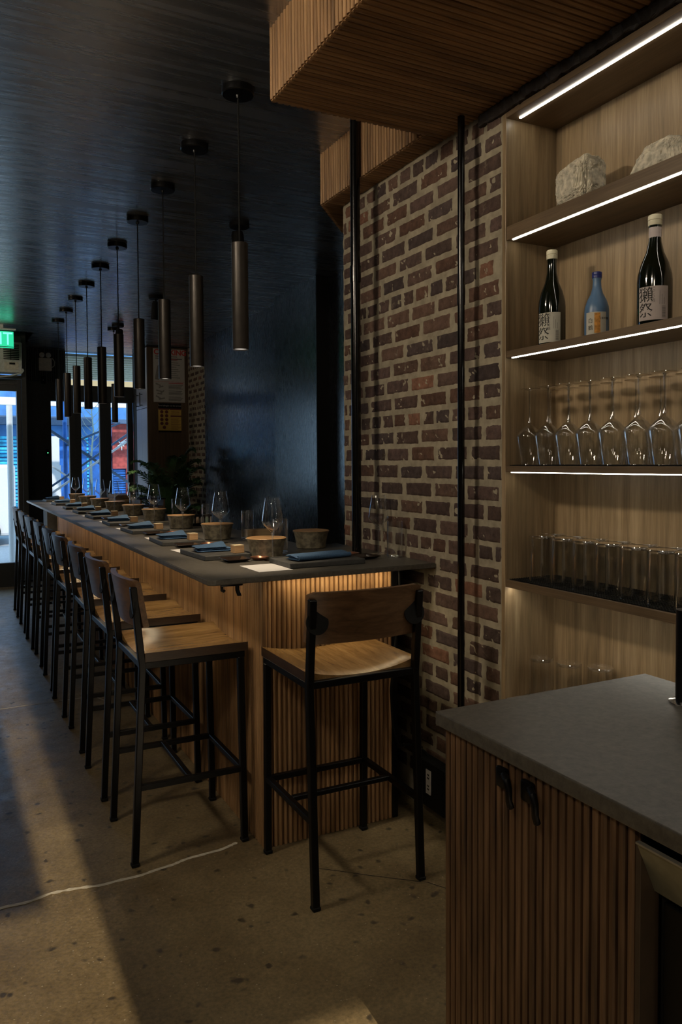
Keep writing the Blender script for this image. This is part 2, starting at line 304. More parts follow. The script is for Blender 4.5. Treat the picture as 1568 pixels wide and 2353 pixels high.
def brickwork(name, X, y0, y1, z0, z1, back, parent=None, fine=True):
    bm = B(); lay = bm.verts.layers.float_color.new('tone')
    # mortar bed
    ny = int((y1 - y0) / .02) if fine else int((y1 - y0) / .05); nz_ = int((z1 - z0) / .02) if fine else int((z1 - z0) / .05)
    g = []
    for i in range(ny + 1):
        row = []
        for j in range(nz_ + 1):
            y = y0 + (y1 - y0) * i / ny; z = z0 + (z1 - z0) * j / nz_
            d = .0035 * noise.noise(Vector((y * 24, z * 24, 0))) + .003 * noise.noise(Vector((y * 60, z * 60, 5)))
            row.append(bm.verts.new((X + d, y, z)))
        g.append(row)
    for i in range(ny):
        for j in range(nz_):
            f = bm.faces.new((g[i][j], g[i][j + 1], g[i + 1][j + 1], g[i + 1][j])); f.material_index = 1; f.smooth = True
    # body behind
    box(bm, X + .008, back, y0, y1, z0, z1, 0, 1)
    k = 0; NX, NZ = (18, 8) if fine else (6, 4)
    while True:
        zc = .08 + .0825 * (k) - .0
        k += 1
        if zc - .04 > z1: break
        if zc + .04 < z0: continue
        header = (k - 1) % 7 == 6
        mod = .117 if header else .238
        off = (0 if k % 2 else mod / 2) + random.uniform(-.012, .012)
        y = y0 - off
        while y < y1:
            L_ = mod * (1 + random.uniform(-.1, .06)); a = y + .006 + random.uniform(0, .004); b_ = y + L_ - .006 - random.uniform(0, .005); y += L_
            a = max(a, y0 + random.uniform(.0, .01)); b_ = min(b_, y1 - random.uniform(-.006, .012))
            if b_ - a < .03: continue
            hz = .0358 + random.uniform(-.003, .002); tone = random.choice(TONES); s = random.uniform(.75, 1.2); zt = zc + random.uniform(-.003, .003)
            if random.random() < .05: tone = (.17, .085, .055)
            tilt = random.uniform(-.002, .002); gr = []
            for i in range(NX + 1):
                row = []
                for j in range(NZ + 1):
                    u = -1 + 2 * i / NX; w = -1 + 2 * j / NZ
                    yy = (a + b_) / 2 + u * (b_ - a) / 2; zz = zt + w * hz
                    ed = min((1 - abs(u)) * (b_ - a) / 2, (1 - abs(w)) * hz)
                    pr = .0075 * min(1, ed / .007) ** .6 - .0045
                    pr += .0045 * noise.noise(Vector((yy * 38, zz * 38, k))) + .003 * noise.noise(Vector((yy * 110, zz * 110, k + 4)))
                    if ed < 1e-6: pr = -.012
                    v = bm.verts.new((X - pr + tilt * u, yy, zz)); v[lay] = (tone[0] * s, tone[1] * s, tone[2] * s, 1); row.append(v)
                gr.append(row)
            for i in range(NX):
                for j in range(NZ):
                    f = bm.faces.new((gr[i][j], gr[i][j + 1], gr[i + 1][j + 1], gr[i + 1][j])); f.material_index = 0; f.smooth = True
    me = bpy.data.meshes.new(name); bm.to_mesh(me); bm.free()
    return link(name, me, [M_brick, M_mortar], parent)
XW = 1.974; SOF = 2.933
struct(brickwork('wall_right', XW, 2.464, 3.836, ZF, SOF + .02, 3.3))
bm = B(); box(bm, 2.26, 3.3, -1.4, 2.464, ZF, CE); box(bm, XW + .02, 3.3, 2.464, 3.82, SOF + .02, CE); box(bm, XW + .01, 2.26, -1.4, 2.464, 2.94, CE)
struct(mesh('wall_right_core', bm, M_rear))
# kitchen wall of black waxed panels, stepping in and out
bm = B(); box(bm, 3.133, 3.3, 3.83, 6.40, ZF, CE); box(bm, 3.01, 3.3, 6.40, 7.395, ZF, CE, mi=0); box(bm, 3.154, 3.3, 7.395, 10.27, ZF, CE)
struct(mesh('wall_right_panelled', bm, M_bwall))
bm = B(); box(bm, 3.008, 3.14, 6.385, 6.399, ZF, CE); struct(mesh('trim_shade', bm, M_bwall_shade))  # sheet over the step face, painted darker because that face is unlit
struct(brickwork('wall_right_far', 3.19, 10.275, 11.2, ZF, CE, 3.4, fine=False))
bm = B(); box(bm, 2.60, 3.4, 11.9, 12.2, ZF, CE); box(bm, 3.24, 3.4, 11.2, 11.9, ZF, CE); struct(mesh('wall_right_corner', bm, M_rear))
bm = B(); box(bm, -2.1, -1.95, -1.4, 12.4, ZF, CE); struct(mesh('wall_left', bm, M_rear))
# unseen rear partition, added: its openings shape the lit patches on the floor
bm = B()
for a in [(-2.0, -1.1, ZF, CE), (.459, .56, ZF, CE), (1.184, 3.3, ZF, CE), (-1.1, .352, 1.36, CE), (.352, .459, 2.16, CE), (.56, 1.184, 1.11, CE)]: box(bm, a[0], a[1], -1.24, -1.2, a[2], a[3])
struct(mesh('wall_rear_gobo', bm, M_rear))
bm = B()
box(bm, -2.1, -2, -12, -1.24, ZF, 5.4); box(bm, 3.3, 3.4, -12, -1.24, ZF, 5.4); box(bm, -2, 3.3, -12.1, -12, ZF, 5.4); box(bm, -2, 3.3, -12, -1.24, 5.3, 5.4); box(bm, -2, 3.3, -1.24, -1.2, CE, 5.4)
struct(mesh('wall_lamp_enclosure', bm, M_rear))  # unseen enclosure added around the patch lamp, shuts out daylight
bm = B(); box(bm, -2, 3.3, -12, -1.4, ZF - .12, ZF); struct(mesh('floor_lamp_enclosure', bm, M_rear))  # floor of the added lamp enclosure

# fluted soffit (trim): wide near part, narrow far part with a bevelled end
sof = struct(bpy.data.objects.new('trim_2', None)); COL.objects.link(sof)
d = .0115
bm = B(); flutes(bm, (1.164, -1.15, SOF + .004), (0, 1, 0), (0, 0, 1), (-1, 0, 0), 4.015, CE - SOF - .004, .027, d); mesh('fluted_fascia', bm, M_flute_v, sof)
bm = B(); flutes(bm, (1.160, -1.15, SOF + d), (0, 1, 0), (1, 0, 0), (0, 0, -1), 4.015, .85, .027, d); mesh('fluted_underside', bm, M_flute_x, sof)
bm = B(); flutes(bm, (1.160, 2.867, SOF + .004), (1, 0, 0), (0, 0, 1), (0, 1, 0), .72, CE - SOF - .004, .027, .005); mesh('fluted_end', bm, M_flute_v, sof)
bm = B(); flutes(bm, (1.868, 2.872, SOF + .004), (0, 1, 0), (0, 0, 1), (-1, 0, 0), 1.018, CE - SOF - .004, .027, d); mesh('fluted_fascia', bm, M_flute_v, sof)
bm = B(); flutes(bm, (1.868, 2.868, SOF + d), (0, 1, 0), (1, 0, 0), (0, 0, -1), 1.022, .11, .027, d)
# triangular bevelled end of the underside
n = 18
for i in range(n):
    ya = 3.89 + .40 * i / n; yb = 3.89 + .40 * (i + 1) / n; xa = 1.868 + .335 * i / n; xb = 1.868 + .335 * (i + 1) / n
    vs = [bm.verts.new(p) for p in [(xa, ya, SOF + d), (2.3, ya, SOF + d), (2.3, (ya + yb) / 2, SOF), ((xa + xb) / 2, (ya + yb) / 2, SOF), (2.3, yb, SOF + d), (xb, yb, SOF + d)]]
    bm.faces.new((vs[0], vs[1], vs[2], vs[3])); bm.faces.new((vs[3], vs[2], vs[4], vs[5]))
mesh('fluted_underside', bm, M_flute_x, sof)
bm = B(); u = Vector((.335, .40, 0)).normalized(); flutes(bm, (1.868, 3.89, SOF + .004), u, (0, 0, 1), (-u.y, u.x, 0), .52, CE - SOF - .004, .027, .005); mesh('fluted_end', bm, M_flute_v, sof)
bm = B(); box(bm, 1.955, 2.10, -1.15, 2.60, 2.885, 2.932, .006)
bmesh.ops.subdivide_edges(bm, edges=[e for e in bm.edges if abs(e.verts[0].co.y - e.verts[1].co.y) > 1], cuts=220, use_grid_fill=True)
for v in bm.verts: v.co += Vector((.012 * noise.noise(v.co * 45), 0, .007 * noise.noise(v.co * 31 + Vector((4, 0, 0))) + .008 * noise.noise(v.co * 90)))
struct(mesh('trim_3', bm, M_beam))

# ------------------------------------------------------------------ street front
YD = 11.12; YW = 12.2
# wall around the door
bm = B(); box(bm, .915, .975, YD, YD + .14, ZF, CE + .3); box(bm, -2, -1.85, YD, YD + .14, ZF, CE + .3); box(bm, -.42, -.37, YD, YD + .14, ZF, CE + .3); box(bm, -1.85, -.42, YD, YD + .14, ZF, .12); box(bm, -1.85, -.42, YD, YD + .14, 2.66, CE + .3); box(bm, -.37, .915, YD, YD + .14, 2.655, 2.70)
box(bm, .93, .975, YD + .14, YW + .1, ZF, CE + .3); box(bm, -.37, .93, YD + .1, YD + .14, 3.13, CE + .3); box(bm, -.37, .22, YD + .1, YD + .14, 2.7, 3.13)
struct(mesh('wall_front_door', bm, M_frame))
w3 = struct(bpy.data.objects.new('window_added', None)); COL.objects.link(w3)  # unseen glass added left of the door to bring daylight to the ceiling
bm = B(); box(bm, -1.85, -.42, YD + .056, YD + .062, .12, 2.66); mesh('glass_pane', bm, M_pane, w3)
bm = B(); box(bm, -1.16, -1.11, YD + .03, YD + .09, .12, 2.66); mesh('mullion', bm, M_frame, w3)
# street door
dr = struct(bpy.data.objects.new('door_1', None)); COL.objects.link(dr)
bm = B()
for a in [(.855, .912, ZF + .01, 2.65), (-.365, -.24, ZF + .01, 2.65)]: box(bm, a[0], a[1], YD + .03, YD + .09, a[2], a[3], .004)
box(bm, -.24, .855, YD + .03, YD + .09, ZF + .01, .217, .004); box(bm, -.24, .855, YD + .03, YD + .09, 2.492, 2.65, .004); mesh('door_frame', bm, M_frame, dr)
bm = B(); box(bm, -.24, .855, YD + .056, YD + .062, .217, 2.492); mesh('glass_pane', bm, M_pane, dr)
bm = B(); box(bm, -.24, .85, YD - .04, YD + .03, ZF, ZF + .012); mesh('threshold', bm, M_chrome, dr)
bm = B(); box(bm, .2, .85, YD + .01, YD + .02, 2.575, 2.58); mesh('closer_rail', bm, M_chrome, dr)
# window wall
bm = B()
box(bm, .976, 1.36, YW, YW + .12, ZF, CE); box(bm, 1.36, 1.40, YW, YW + .12, ZF, CE); box(bm, 1.40, 1.62, YW, YW + .12, 2.70, CE)
box(bm, 1.40, 2.60, YW, YW + .12, ZF, .45); box(bm, 1.36, 2.6, YW - .01, YW + .12, 2.46, 2.70)
struct(mesh('wall_front', bm, M_frame))
# ribbed black panel high on the front wall that carries the emergency light
bm = B(); flutes(bm, (.97, YW - .012, 2.74), (1, 0, 0), (0, 0, 1), (0, -1, 0), .64, CE - 2.74, .03, .008); struct(mesh('trim_4', bm, M_frame))
wi = struct(bpy.data.objects.new('window_1', None)); COL.objects.link(wi)
for a, b_ in ((1.657, 1.826), (2.098, 2.266), (2.515, 2.60)):
    bm = B(); box(bm, a, b_, YW + .0, YW + .10, .45, 2.46, .004); box(bm, (a + b_) / 2 - .004, (a + b_) / 2 + .004, YW - .004, YW + .01, .45, 2.46); mesh('mullion', bm, M_frame, wi)
for a, b_ in ((1.40, 1.657), (1.826, 2.098), (2.266, 2.515)):
    bm = B(); box(bm, a, b_, YW + .05, YW + .056, .45, 2.46); mesh('glass_pane', bm, M_pane, wi)
w2 = struct(bpy.data.objects.new('window_2', None)); COL.objects.link(w2)
bm = B(); box(bm, 1.62, 2.6, YW + .05, YW + .056, 2.70, CE); mesh('glass_pane', bm, M_pane, w2)
bm = B(); box(bm, 2.10, 2.14, YW + .0, YW + .08, 2.70, CE); mesh('mullion', bm, M_frame, w2)

# outside ------------------------------------------------------------
M_walk = plain('sidewalk_concrete', (.42, .43, .44), .8)
M_blue = plain('blue_paint', (.006, .09, .34), .5, nz=.3, sc_=6)
M_blue2 = plain('pale_blue_paint', (.05, .19, .46), .6, nz=.2, sc_=4)
M_cyan = plain('cyan_paint', (.04, .45, .68), .5, nz=.3, sc_=8)
M_mural = plain('red_brick_wall', (.30, .045, .035), .8, nz=.3, sc_=12)
M_outw = plain('white_van_paint', (.62, .62, .61), .5, nz=.03)
M_steel = plain('brace_steel', (.05, .09, .16), .5)
bm = B(); box(bm, -8, 12, 11.27, 24, ZF - .12, ZF - .02); struct(mesh('floor_street', bm, M_walk))
bl = thing('street_building', 'blue shuttered building seen across the street through the windows', 'building', (3, 20, ZF))
def outp(name, mat, boxes, parent, bev=0):
    b_ = B()
    for a in boxes: box(b_, *a, bev)
    return mesh(name, b_, mat, parent)
outp('facade', M_blue2, [(-6, 6, 0, .3, -.02, 5.5)], bl)
bm = B()
for i in range(26): box(bm, -4.2, -1.3, -.05, 0, .1 + i * .085, .1 + i * .085 + .06)
for i in range(26): box(bm, -1.0, .15, -.05, 0, .1 + i * .085, .1 + i * .085 + .06)
mesh('roll_shutter', bm, M_cyan, bl)
bm = B()
for i in range(24): box(bm, .74, 1.04, -.05, 0, .05 + i * .06, .05 + i * .06 + .035)
mesh('roll_shutter', bm, M_blue, bl)
outp('red_wall', M_mural, [(.72, 3.6, -.12, 0, 1.50, 2.62), (1.05, 1.62, -.12, 0, -.02, 1.50)], bl)
bm = B()
for a, c in [((.86, 2.18), (1.00, 2.06)), ((.84, 2.06), (1.02, 2.2)), ((.92, 2.15), (1.12, 2.28)), ((.94, 1.96), (.94, 2.1))]: bar(bm, (a[0], -.13, a[1]), (c[0], -.13, c[1]), .012, .02)
mesh('painted_mark', bm, M_outw, bl)
outp('cornice', M_steel, [(-6, .2, -.5, 0, 2.55, 2.75), (.7, 6, -.3, 0, 2.62, 2.72)], bl)
outp('canopy_beam', M_outw, [(-6, .85, -1.2, -1.0, 2.95, 3.12), (-6, .85, -2.0, -1.9, 3.3, 3.42)], bl)
outp('doorway', M_blue, [(-.9, .1, -.08, 0, -.02, 2.2), (.15, .70, -.06, 0, 0, 2.3)], bl)
v = thing('parked_van', 'plain white van parked outside behind the street door glass', 'van', (-.3, 17, ZF))
outp('body', M_outw, [(-1.6, 1.55, 0, 1.8, .18, 1.62)], v, .06)
bm = B()
for x in (-1.0, .95):
    bm = B(); r = bmesh.ops.create_cone(bm, cap_ends=True, segments=24, radius1=.3, radius2=.3, depth=.2, matrix=Matrix.Translation((x, .05, .28)) @ Matrix.Rotation(PI / 2, 4, 'X'))
    mesh('wheel', bm, M_blackm, v)
for i, x in enumerate((.42, .62)):
    b_ = B(); tube(b_, [(0, 0, -.02), (0, 0, 2.62)], .07 if i else .05, 14); o = mesh('street_post', b_, M_outw, loc=(x + .55, 14.2 + i * .2, ZF), smooth=True)
    tag(o, ['thin white post outside nearer the left side of the door glass', 'thicker white post outside nearer the right side of the door glass'][i], 'post', 'posts outside the door')
sf = thing('scaffold', 'scaffold of crossing diagonal braces outside the storefront windows', 'scaffold', (0, 0, 0))
for a, c, w_, mt in [((1.35, 14.5, .80), (3.3, 14.5, 2.16), .06, M_outw), ((1.35, 14.42, .93), (3.3, 14.42, 2.29), .055, M_steel), ((1.35, 14.6, 2.33), (3.3, 14.6, .97), .075, M_steel), ((1.35, 14.7, 1.72), (2.2, 14.7, 1.12), .05, M_outw), ((1.95, 14.75, 1.86), (2.9, 14.75, 2.28), .06, M_steel)]:
    b_ = B(); bar(b_, a, c, w_, w_ * .6); mesh('brace', b_, mt, sf)
for x in (1.33, 1.93, 3.32): b_ = B(); tube(b_, [(x, 14.8, ZF - .02), (x, 14.8, 3.0)], .04, 10); mesh('upright', b_, M_blue, sf)
pn = B(); box(pn, 1.60, 1.93, 15.6, 15.64, 1.5, 2.05); box(pn, 1.78, 1.95, 15.6, 15.64, ZF - .02, 1.5); tag(mesh('site_hoarding', pn, M_outw), 'white site hoarding panels outside the left window', 'panel')
bm = B(); tube(bm, [(2.62, 16.2, ZF - .02), (2.60, 16.2, 1.6), (2.66, 16.2, 2.2), (2.60, 16.2, 2.9)], [.03, .022, .015, .006], 6)
for i in range(14):
    z = 1.7 + i * .08; s = 1 if i % 2 else -1; tube(bm, [(2.62, 16.2, z), (2.62 + s * .12, 16.2, z + .12), (2.62 + s * .2, 16.2 - .05 * s, z + .3)], [.008, .005, .002], 5)
tag(mesh('bare_tree', bm, plain('bark_blue', (.10, .16, .16), .8)), 'thin bare tree outside the middle window', 'tree')
aw = thing('awning', 'ribbed pale awning with a light box seen through the high window', 'awning', (2.1, 12.32, 2.7))
bm = B()
for i in range(11): box(bm, -.8, 1.2, .1 + i * .13, .1 + i * .13 + .11, .46 - .02 * i, .50 - .02 * i)
mesh('ribbed_canopy', bm, plain('warm_white_metal', (.50, .49, .38), .6), aw)
outp('light_box', glow('awning_light', (1, .88, .55), .7), [(-.55, .9, 1.55, 1.60, .10, .26)], aw)
outp('fascia', M_outw, [(-.8, 1.2, 1.6, 1.68, .0, .12)], aw)
outp('housing', M_frame, [(-.8, 1.2, .05, .25, -.16, -.02)], aw)

# ------------------------------------------------------------------ wall-mounted things near the door
ac = thing('window_air_conditioner', 'off-white air conditioner set in the wall above the street door', 'air conditioner', (.675, YD + .0, 2.72))
bm = B(); box(bm, -.40, .245, -.10, .15, 0, .40, .012); mesh('case', bm, M_white, ac)
bm = B()
for i in range(9): box(bm, .02, .21, -.112, -.10, .17 + i * .023, .182 + i * .023)
box(bm, .105, .112, -.114, -.1, .165, .375); mesh('grille', bm, M_blackm, ac)
bm = B()
for i in range(18): box(bm, -.38, -.02, -.112, -.10, .03 + i * .019, .04 + i * .019)
mesh('intake_louvre', bm, M_cream, ac)
bm = B(); box(bm, .03, .2, -.108, -.1, .04, .14, .002); mesh('control_panel', bm, M_cream, ac)
bm = B(); box(bm, .09, .16, -.112, -.107, .105, .13, .001); mesh('display', bm, M_blackm, ac)
bm = B(); tube(bm, [(-.42, -.13, -.12), (-.1, -.13, -.075), (.12, -.13, -.04), (.235, -.13, .0), (.255, -.12, .03), (.25, -.1, .05)], .011, 8); mesh('drain_hose', bm, M_white, ac, True)
ex = thing('exit_sign', 'glowing green EXIT sign hung from the ceiling by the door', 'sign', (.60, 10.25, 2.93))
bm = B(); box(bm, -.21, .165, -.004, .004, 0, .215, .002); mesh('acrylic_panel', bm, thinglass('green_acrylic', (.02, .50, .30), .12, .6), ex)
bm = B(); box(bm, -.21, .165, -.007, -.0045, .0, .012); box(bm, -.21, .165, -.006, -.004, .02, .2); mesh('lit_backing', bm, M_green, ex)
me = textmesh('EXIT', .215, spacing=1.0)
o = link('lettering', me, M_greenlit, ex, (-.035, -.010, .105)); o.rotation_euler = (PI / 2, 0, 0); o.scale = (.86, 1, 1)
bm = B(); box(bm, -.23, .19, -.03, .03, .215, .235, .003); box(bm, -.05, .05, -.03, .03, .235, .278); mesh('mounting_rail', bm, M_white, ex)
em = thing('emergency_light', 'cream emergency light with two round heads on the dark front wall', 'light', (1.325, YW - .02, 2.89))
bm = B(); box(bm, -.09, .09, -.07, 0, .0, .185, .008); mesh('battery_box', bm, M_cream, em)
for x in (-.045, .045):
    b_ = B(); lathe(b_, [(0, -.035), (.03, -.03), (.038, .0), (.038, .02), (0, .022)], 20)
    hd = mesh('lamp_head', b_, M_cream, em, True, loc=(x, -.05, .225)); hd.rotation_euler = (PI / 2, 0, 0)
    b_ = B(); lathe(b_, [(0, .0), (.031, .0), (.031, .004), (0, .004)], 20); mesh('lens', b_, M_white, hd, True, loc=(0, 0, .02))
bm = B(); tube(bm, [(.09, -.03, .05), (.13, -.03, .08), (.135, -.03, .14), (.1, -.03, .19)], .006, 6); mesh('cable', bm, M_cream, em)
jb = thing('alarm_box', 'small black box with a pale dot under the emergency light', 'box', (1.30, YW, 2.70))
bm = B(); box(bm, -.03, .03, -.04, 0, 0, .11, .004); mesh('case', bm, M_blackm, jb)
bm = B(); box(bm, -.008, .008, -.046, -.04, .05, .06); mesh('indicator', bm, M_white, jb)
dt = thing('door_sensor', 'tiny sensor with a green light beside the left window', 'sensor', (1.345, YW - .005, 1.69))
bm = B(); box(bm, -.02, .02, -.02, 0, -.05, .05, .003); mesh('case', bm, M_blackm, dt)
bm = B(); bmesh.ops.create_icosphere(bm, subdivisions=2, radius=.008, matrix=Matrix.Translation((.0, -.022, 0))); mesh('indicator', bm, M_dot, dt)

# tall cabinet with posters -----------------------------------------
M_locker = plain('grey_laminate', (.48, .46, .50), .38, nz=.04)
cb = thing('tall_cabinet', 'tall grey cabinet with a dark wood end beside the storefront windows', 'cabinet', (2.595, 11.2, ZF))
bm = B(); box(bm, 0.012, .595, .02, .69, 0, CE - ZF - .01); mesh('carcass', bm, M_locker, cb)
bm = B(); box(bm, 0, .60, 0, .02, 0, CE - ZF - .01, .003); mesh('end_panel', bm, M_dwood, cb)
for (a, b_) in ((.022, .345), (.349, .69)):
    for (z0, z1) in ((.05, 2.428), (2.435, CE - ZF - .02)):
        bm = B(); box(bm, -.006, .012, a, b_, z0, z1, .002); dd = mesh('door', bm, M_locker, cb)
        if z0 > 1: zz0, zz1 = 2.463, 2.663
        else: zz0, zz1 = 1.12, 1.3
        yy = b_ - .05 if a < .1 else a + .2
        h = B(); tube(h, [(-.006, yy, zz0 + .02), (-.045, yy, zz0 + .02)], .006, 8); tube(h, [(-.006, yy, zz1 - .02), (-.045, yy, zz1 - .02)], .006, 8); tube(h, [(-.045, yy, zz0), (-.045, yy, zz1)], .008, 8); mesh('handle', h, M_black, dd, True)
M_poster = plain('poster_paper', (.40, .38, .35), .7, nz=.03); M_pred = plain('poster_red', (.42, .035, .03), .7); M_pgrey = plain('poster_print', (.06, .06, .055), .7)
M_pyel = plain('poster_yellow', (.48, .31, .06), .7, nz=.04); M_pink = plain('poster_maroon', (.10, .02, .015), .7)
p1 = thing('first_aid_poster', 'large white poster headed CHOKING on the dark wood cabinet end', 'poster', (2.91, 11.196, 2.41))
bm = B(); box(bm, -.229, .229, -.003, 0, 0, .765); mesh('sheet', bm, M_poster, p1)
o = link('heading', textmesh('CHOKING', .105, 'LEFT', .0004, .95, .03), M_pred, p1, (-.22, -.0045, .715)); o.rotation_euler = (PI / 2, 0, 0)
bm = B()
for i, (x0, x1) in enumerate([(-.2, .12), (-.2, .19)]): box(bm, x0, x1, -.0045, -.003, .652 - i * .03, .662 - i * .03)
for i in range(9): box(bm, .0, .11 + .05 * ((i * 7) % 3) / 2, -.0045, -.003, .60 - i * .031, .606 - i * .031)
for g in range(3):
    for i in range(4): box(bm, -.01, .2 - .015 * ((i + g) % 3), -.0045, -.003, .245 - g * .085 - i * .017, .251 - g * .085 - i * .017)
mesh('printed_lines', bm, M_pgrey, p1)
bm = B(); box(bm, -.01, .205, -.0046, -.003, .27, .28); box(bm, .0, .13, -.0046, -.003, .612, .62); box(bm, -.22, .22, -.0045, -.003, .293, .296); mesh('red_lines', bm, M_pred, p1)
bm = B()
def pill(bm_, x, z, w, h, a):
    M = Matrix.Translation((x, -.004, z)) @ Matrix.Rotation(a, 4, 'Y'); box(bm_, -w / 2, w / 2, -.0008, .0008, -h / 2, h / 2, 0, 0, M)
for (x, z, w, h, a) in [(-.16, .42, .06, .2, .2), (-.13, .52, .05, .05, .6), (-.1, .4, .05, .14, -.3), (-.16, .25, .08, .02, .4), (-.12, .22, .07, .02, -.3), (-.15, .16, .08, .02, .2), (-.1, .15, .06, .02, -.6), (-.14, .12, .07, .02, .1), (-.16, .07, .08, .02, .5), (-.11, .05, .09, .02, -.2)]: pill(bm, x, z, w, h, a)
mesh('drawings', bm, plain('poster_sketch', (.20, .19, .17), .7), p1)
p2 = thing('allergy_poster', 'yellow food allergy poster with round pictures below the white poster', 'poster', (2.913, 11.196, 1.975))
bm = B(); box(bm, -.168, .168, -.003, 0, .0, .42); mesh('sheet', bm, M_pyel, p2)
bm = B(); box(bm, -.168, .168, -.0042, -.003, .34, .42); box(bm, -.168, .168, -.0042, -.003, 0, .025); mesh('black_band', bm, M_blackm, p2)
o = link('heading', textmesh('Food allergies can be serious', .0285, 'CENTER', .0003), M_poster, p2, (0, -.0055, .385)); o.rotation_euler = (PI / 2, 0, 0)
bm = B(); box(bm, -.165, -.01, -.0046, -.003, .325, .345); box(bm, .0, .165, -.0046, -.003, .325, .345); box(bm, .01, .168, -.0046, -.003, .225, .245)
for i in range(4): box(bm, .015, .14, -.0046, -.003, .262 + i * .015, .266 + i * .015)
for i in range(11): box(bm, .015, .12 + .02 * (i % 3), -.0046, -.003, .045 + i * .015, .049 + i * .015)
mesh('red_print', bm, M_pink, p2)
bm = B()
for i in range(9):
    x = (-.118, -.048)[i % 2] if i < 8 else -.083; z = .295 - (i // 2) * .056
    r = bmesh.ops.create_circle(bm, cap_ends=True, segments=20, radius=.024, matrix=Matrix.Translation((x, -.005, z)) @ Matrix.Rotation(PI / 2, 4, 'X'))
mesh('round_pictures', bm, M_pink, p2)

# palm ---------------------------------------------------------------
M_leaf = plain('palm_leaf', (.05, .11, .042), .45, nz=.4, sc_=9)
pl = thing('potted_palm', 'dark green feathery palm standing in front of the poster cabinet', 'plant', (2.66, 10.2, ZF))
bm = B(); lathe(bm, [(0, 0), (.17, 0), (.22, .42), (.20, .42), (.18, .36), (0, .36)], 24); mesh('pot', bm, M_blackm, pl, True)
fr = [(200, 1.62, .62), (222, 1.72, .60), (178, 1.75, .50), (205, 1.40, .66), (240, 1.5, .6), (270, 1.8, .4), (205, 1.30, .62), (185, 1.42, .55), (165, 1.2, .5), (230, 1.55, .45), (260, 1.45, .5), (290, 1.65, .45), (320, 1.75, .38), (350, 1.65, .42), (20, 1.45, .45), (60, 1.3, .4), (120, 1.35, .45), (215, 1.05, .58), (250, 1.0, .5), (300, 1.15, .5), (335, 1.9, .3), (280, 1.35, .6), (195, .9, .5), (310, 1.5, .42)]
for (az, top, reach) in fr:
    bm = B(); a = math.radians(az); dx, dy = math.cos(a), math.sin(a); P = []
    for i in range(17):
        t = i / 16; r_ = reach * (.1 * t + .9 * t ** 1.5); z = .38 + (top - .38) * (1 - (1 - t) ** 1.7) * 1.0 - .34 * max(0, t - .62) ** 1.2
        P.append(Vector((dx * r_, dy * r_, z)))
    tube(bm, P, [.007 * (1 - .7 * i / 16) for i in range(17)], 5)
    side = Vector((-dy, dx, 0))
    for i in range(40):
        t = .3 + .7 * i / 39; f = t * 16; k = min(15, int(f)); p = P[k].lerp(P[k + 1], f - k); tg = (P[k + 1] - P[k]).normalized()
        ln = .20 * math.sin(PI * min(1, (t - .22) / .78 * .85 + .12)) + .03
        for s in (-1, 1):
            dr_ = (side * s * .8 + tg * .75 + Vector((0, 0, .18 - .25 * random.random()))).normalized(); q = p + dr_ * ln; mid = p + dr_ * ln * .5 + Vector((0, 0, .012)); q.z -= .03
            wv = tg * .0105
            v0 = bm.verts.new(p - wv * .5); v1 = bm.verts.new(p + wv * .5); v2 = bm.verts.new(mid + wv); v3 = bm.verts.new(mid - wv); v4 = bm.verts.new(q); v5 = bm.verts.new(mid + Vector((0, 0, .003)))
            bm.faces.new((v0, v1, v2, v3)); bm.faces.new((v3, v2, v4))
            bm.verts.remove(v5)
    mesh('frond', bm, M_leaf, pl)

# ------------------------------------------------------------------ bar
# base
bb = thing('bar_counter', 'long oak fluted bar counter body running from the near corner to the storefront', 'counter', (1.172, 3.028, ZF)); HB = 1.150
bm = B(); box(bm, .010, .60, .03, 6.70, 0, HB); box(bm, .010, .60, .010, .03, .0, HB); mesh('carcass', bm, M_blackm, bb)
bm = B(); flutes(bm, (0, .012, 0.002), (0, 1, 0), (0, 0, 1), (-1, 0, 0), 6.68, HB - .003, .0225, .010); mesh('fluted_front', bm, M_flute_v, bb)
bm = B(); flutes(bm, (.012, .0, .002), (1, 0, 0), (0, 0, 1), (0, -1, 0), .61, HB - .003, .0225, .010); mesh('fluted_end', bm, M_flute_v, bb)
bm = B(); box(bm, -.010, .014, -.010, .014, 0, HB, .006); mesh('corner_post', bm, M_flute_v, bb)
bm = B(); box(bm, .622, .65, -.008, .03, 0, HB, .002); mesh('end_post', bm, M_black, bb)
bm = B(); box(bm, .03, .60, -.040, -.025, HB - .006, HB - .001); o = mesh('led_strip', bm, M_ledw, bb); o['label'] = 'warm light strip under the worktop edge'
hk = thing('bag_hook', 'black hook under the near corner of the long bar worktop', 'hook', (1.01, 2.96, 1.048))
bm = B(); box(bm, -.045, .045, -.01, .01, -.012, 0, .002); tube(bm, [(-.04, 0, -.008), (-.04, 0, -.028), (-.034, 0, -.032), (-.028, 0, -.026)], .006, 8); tube(bm, [(.025, 0, -.008), (.025, 0, -.03), (.03, -.004, -.048), (.038, -.006, -.046)], .009, 8); mesh('hook_arm', bm, M_black, hk, True)
# worktop: L with rounded near corner
bm = B()
ol = rcorner(.903 + .03, 2.918 + .03, .03, 180, 270) + [(XW - .002, 2.93), (XW - .002, 3.93), (1.78, 3.93), (1.78, 10.48), (.893, 10.48)]
slab(bm, ol, 1.048, 1.07, .003); b2_ = B(); box(b2_, .925, .945, 3.05, 9.95, 1.0425, 1.0478)
bw = tag(mesh('bar_worktop', bm, M_slab), 'long dark stone worktop of the bar, turning to the brick wall', 'worktop')
o = mesh('led_strip', b2_, M_ledw, bw); o['label'] = 'added unseen warm light strip under the front edge'  # strip added to go with the lamp that brightens the long front
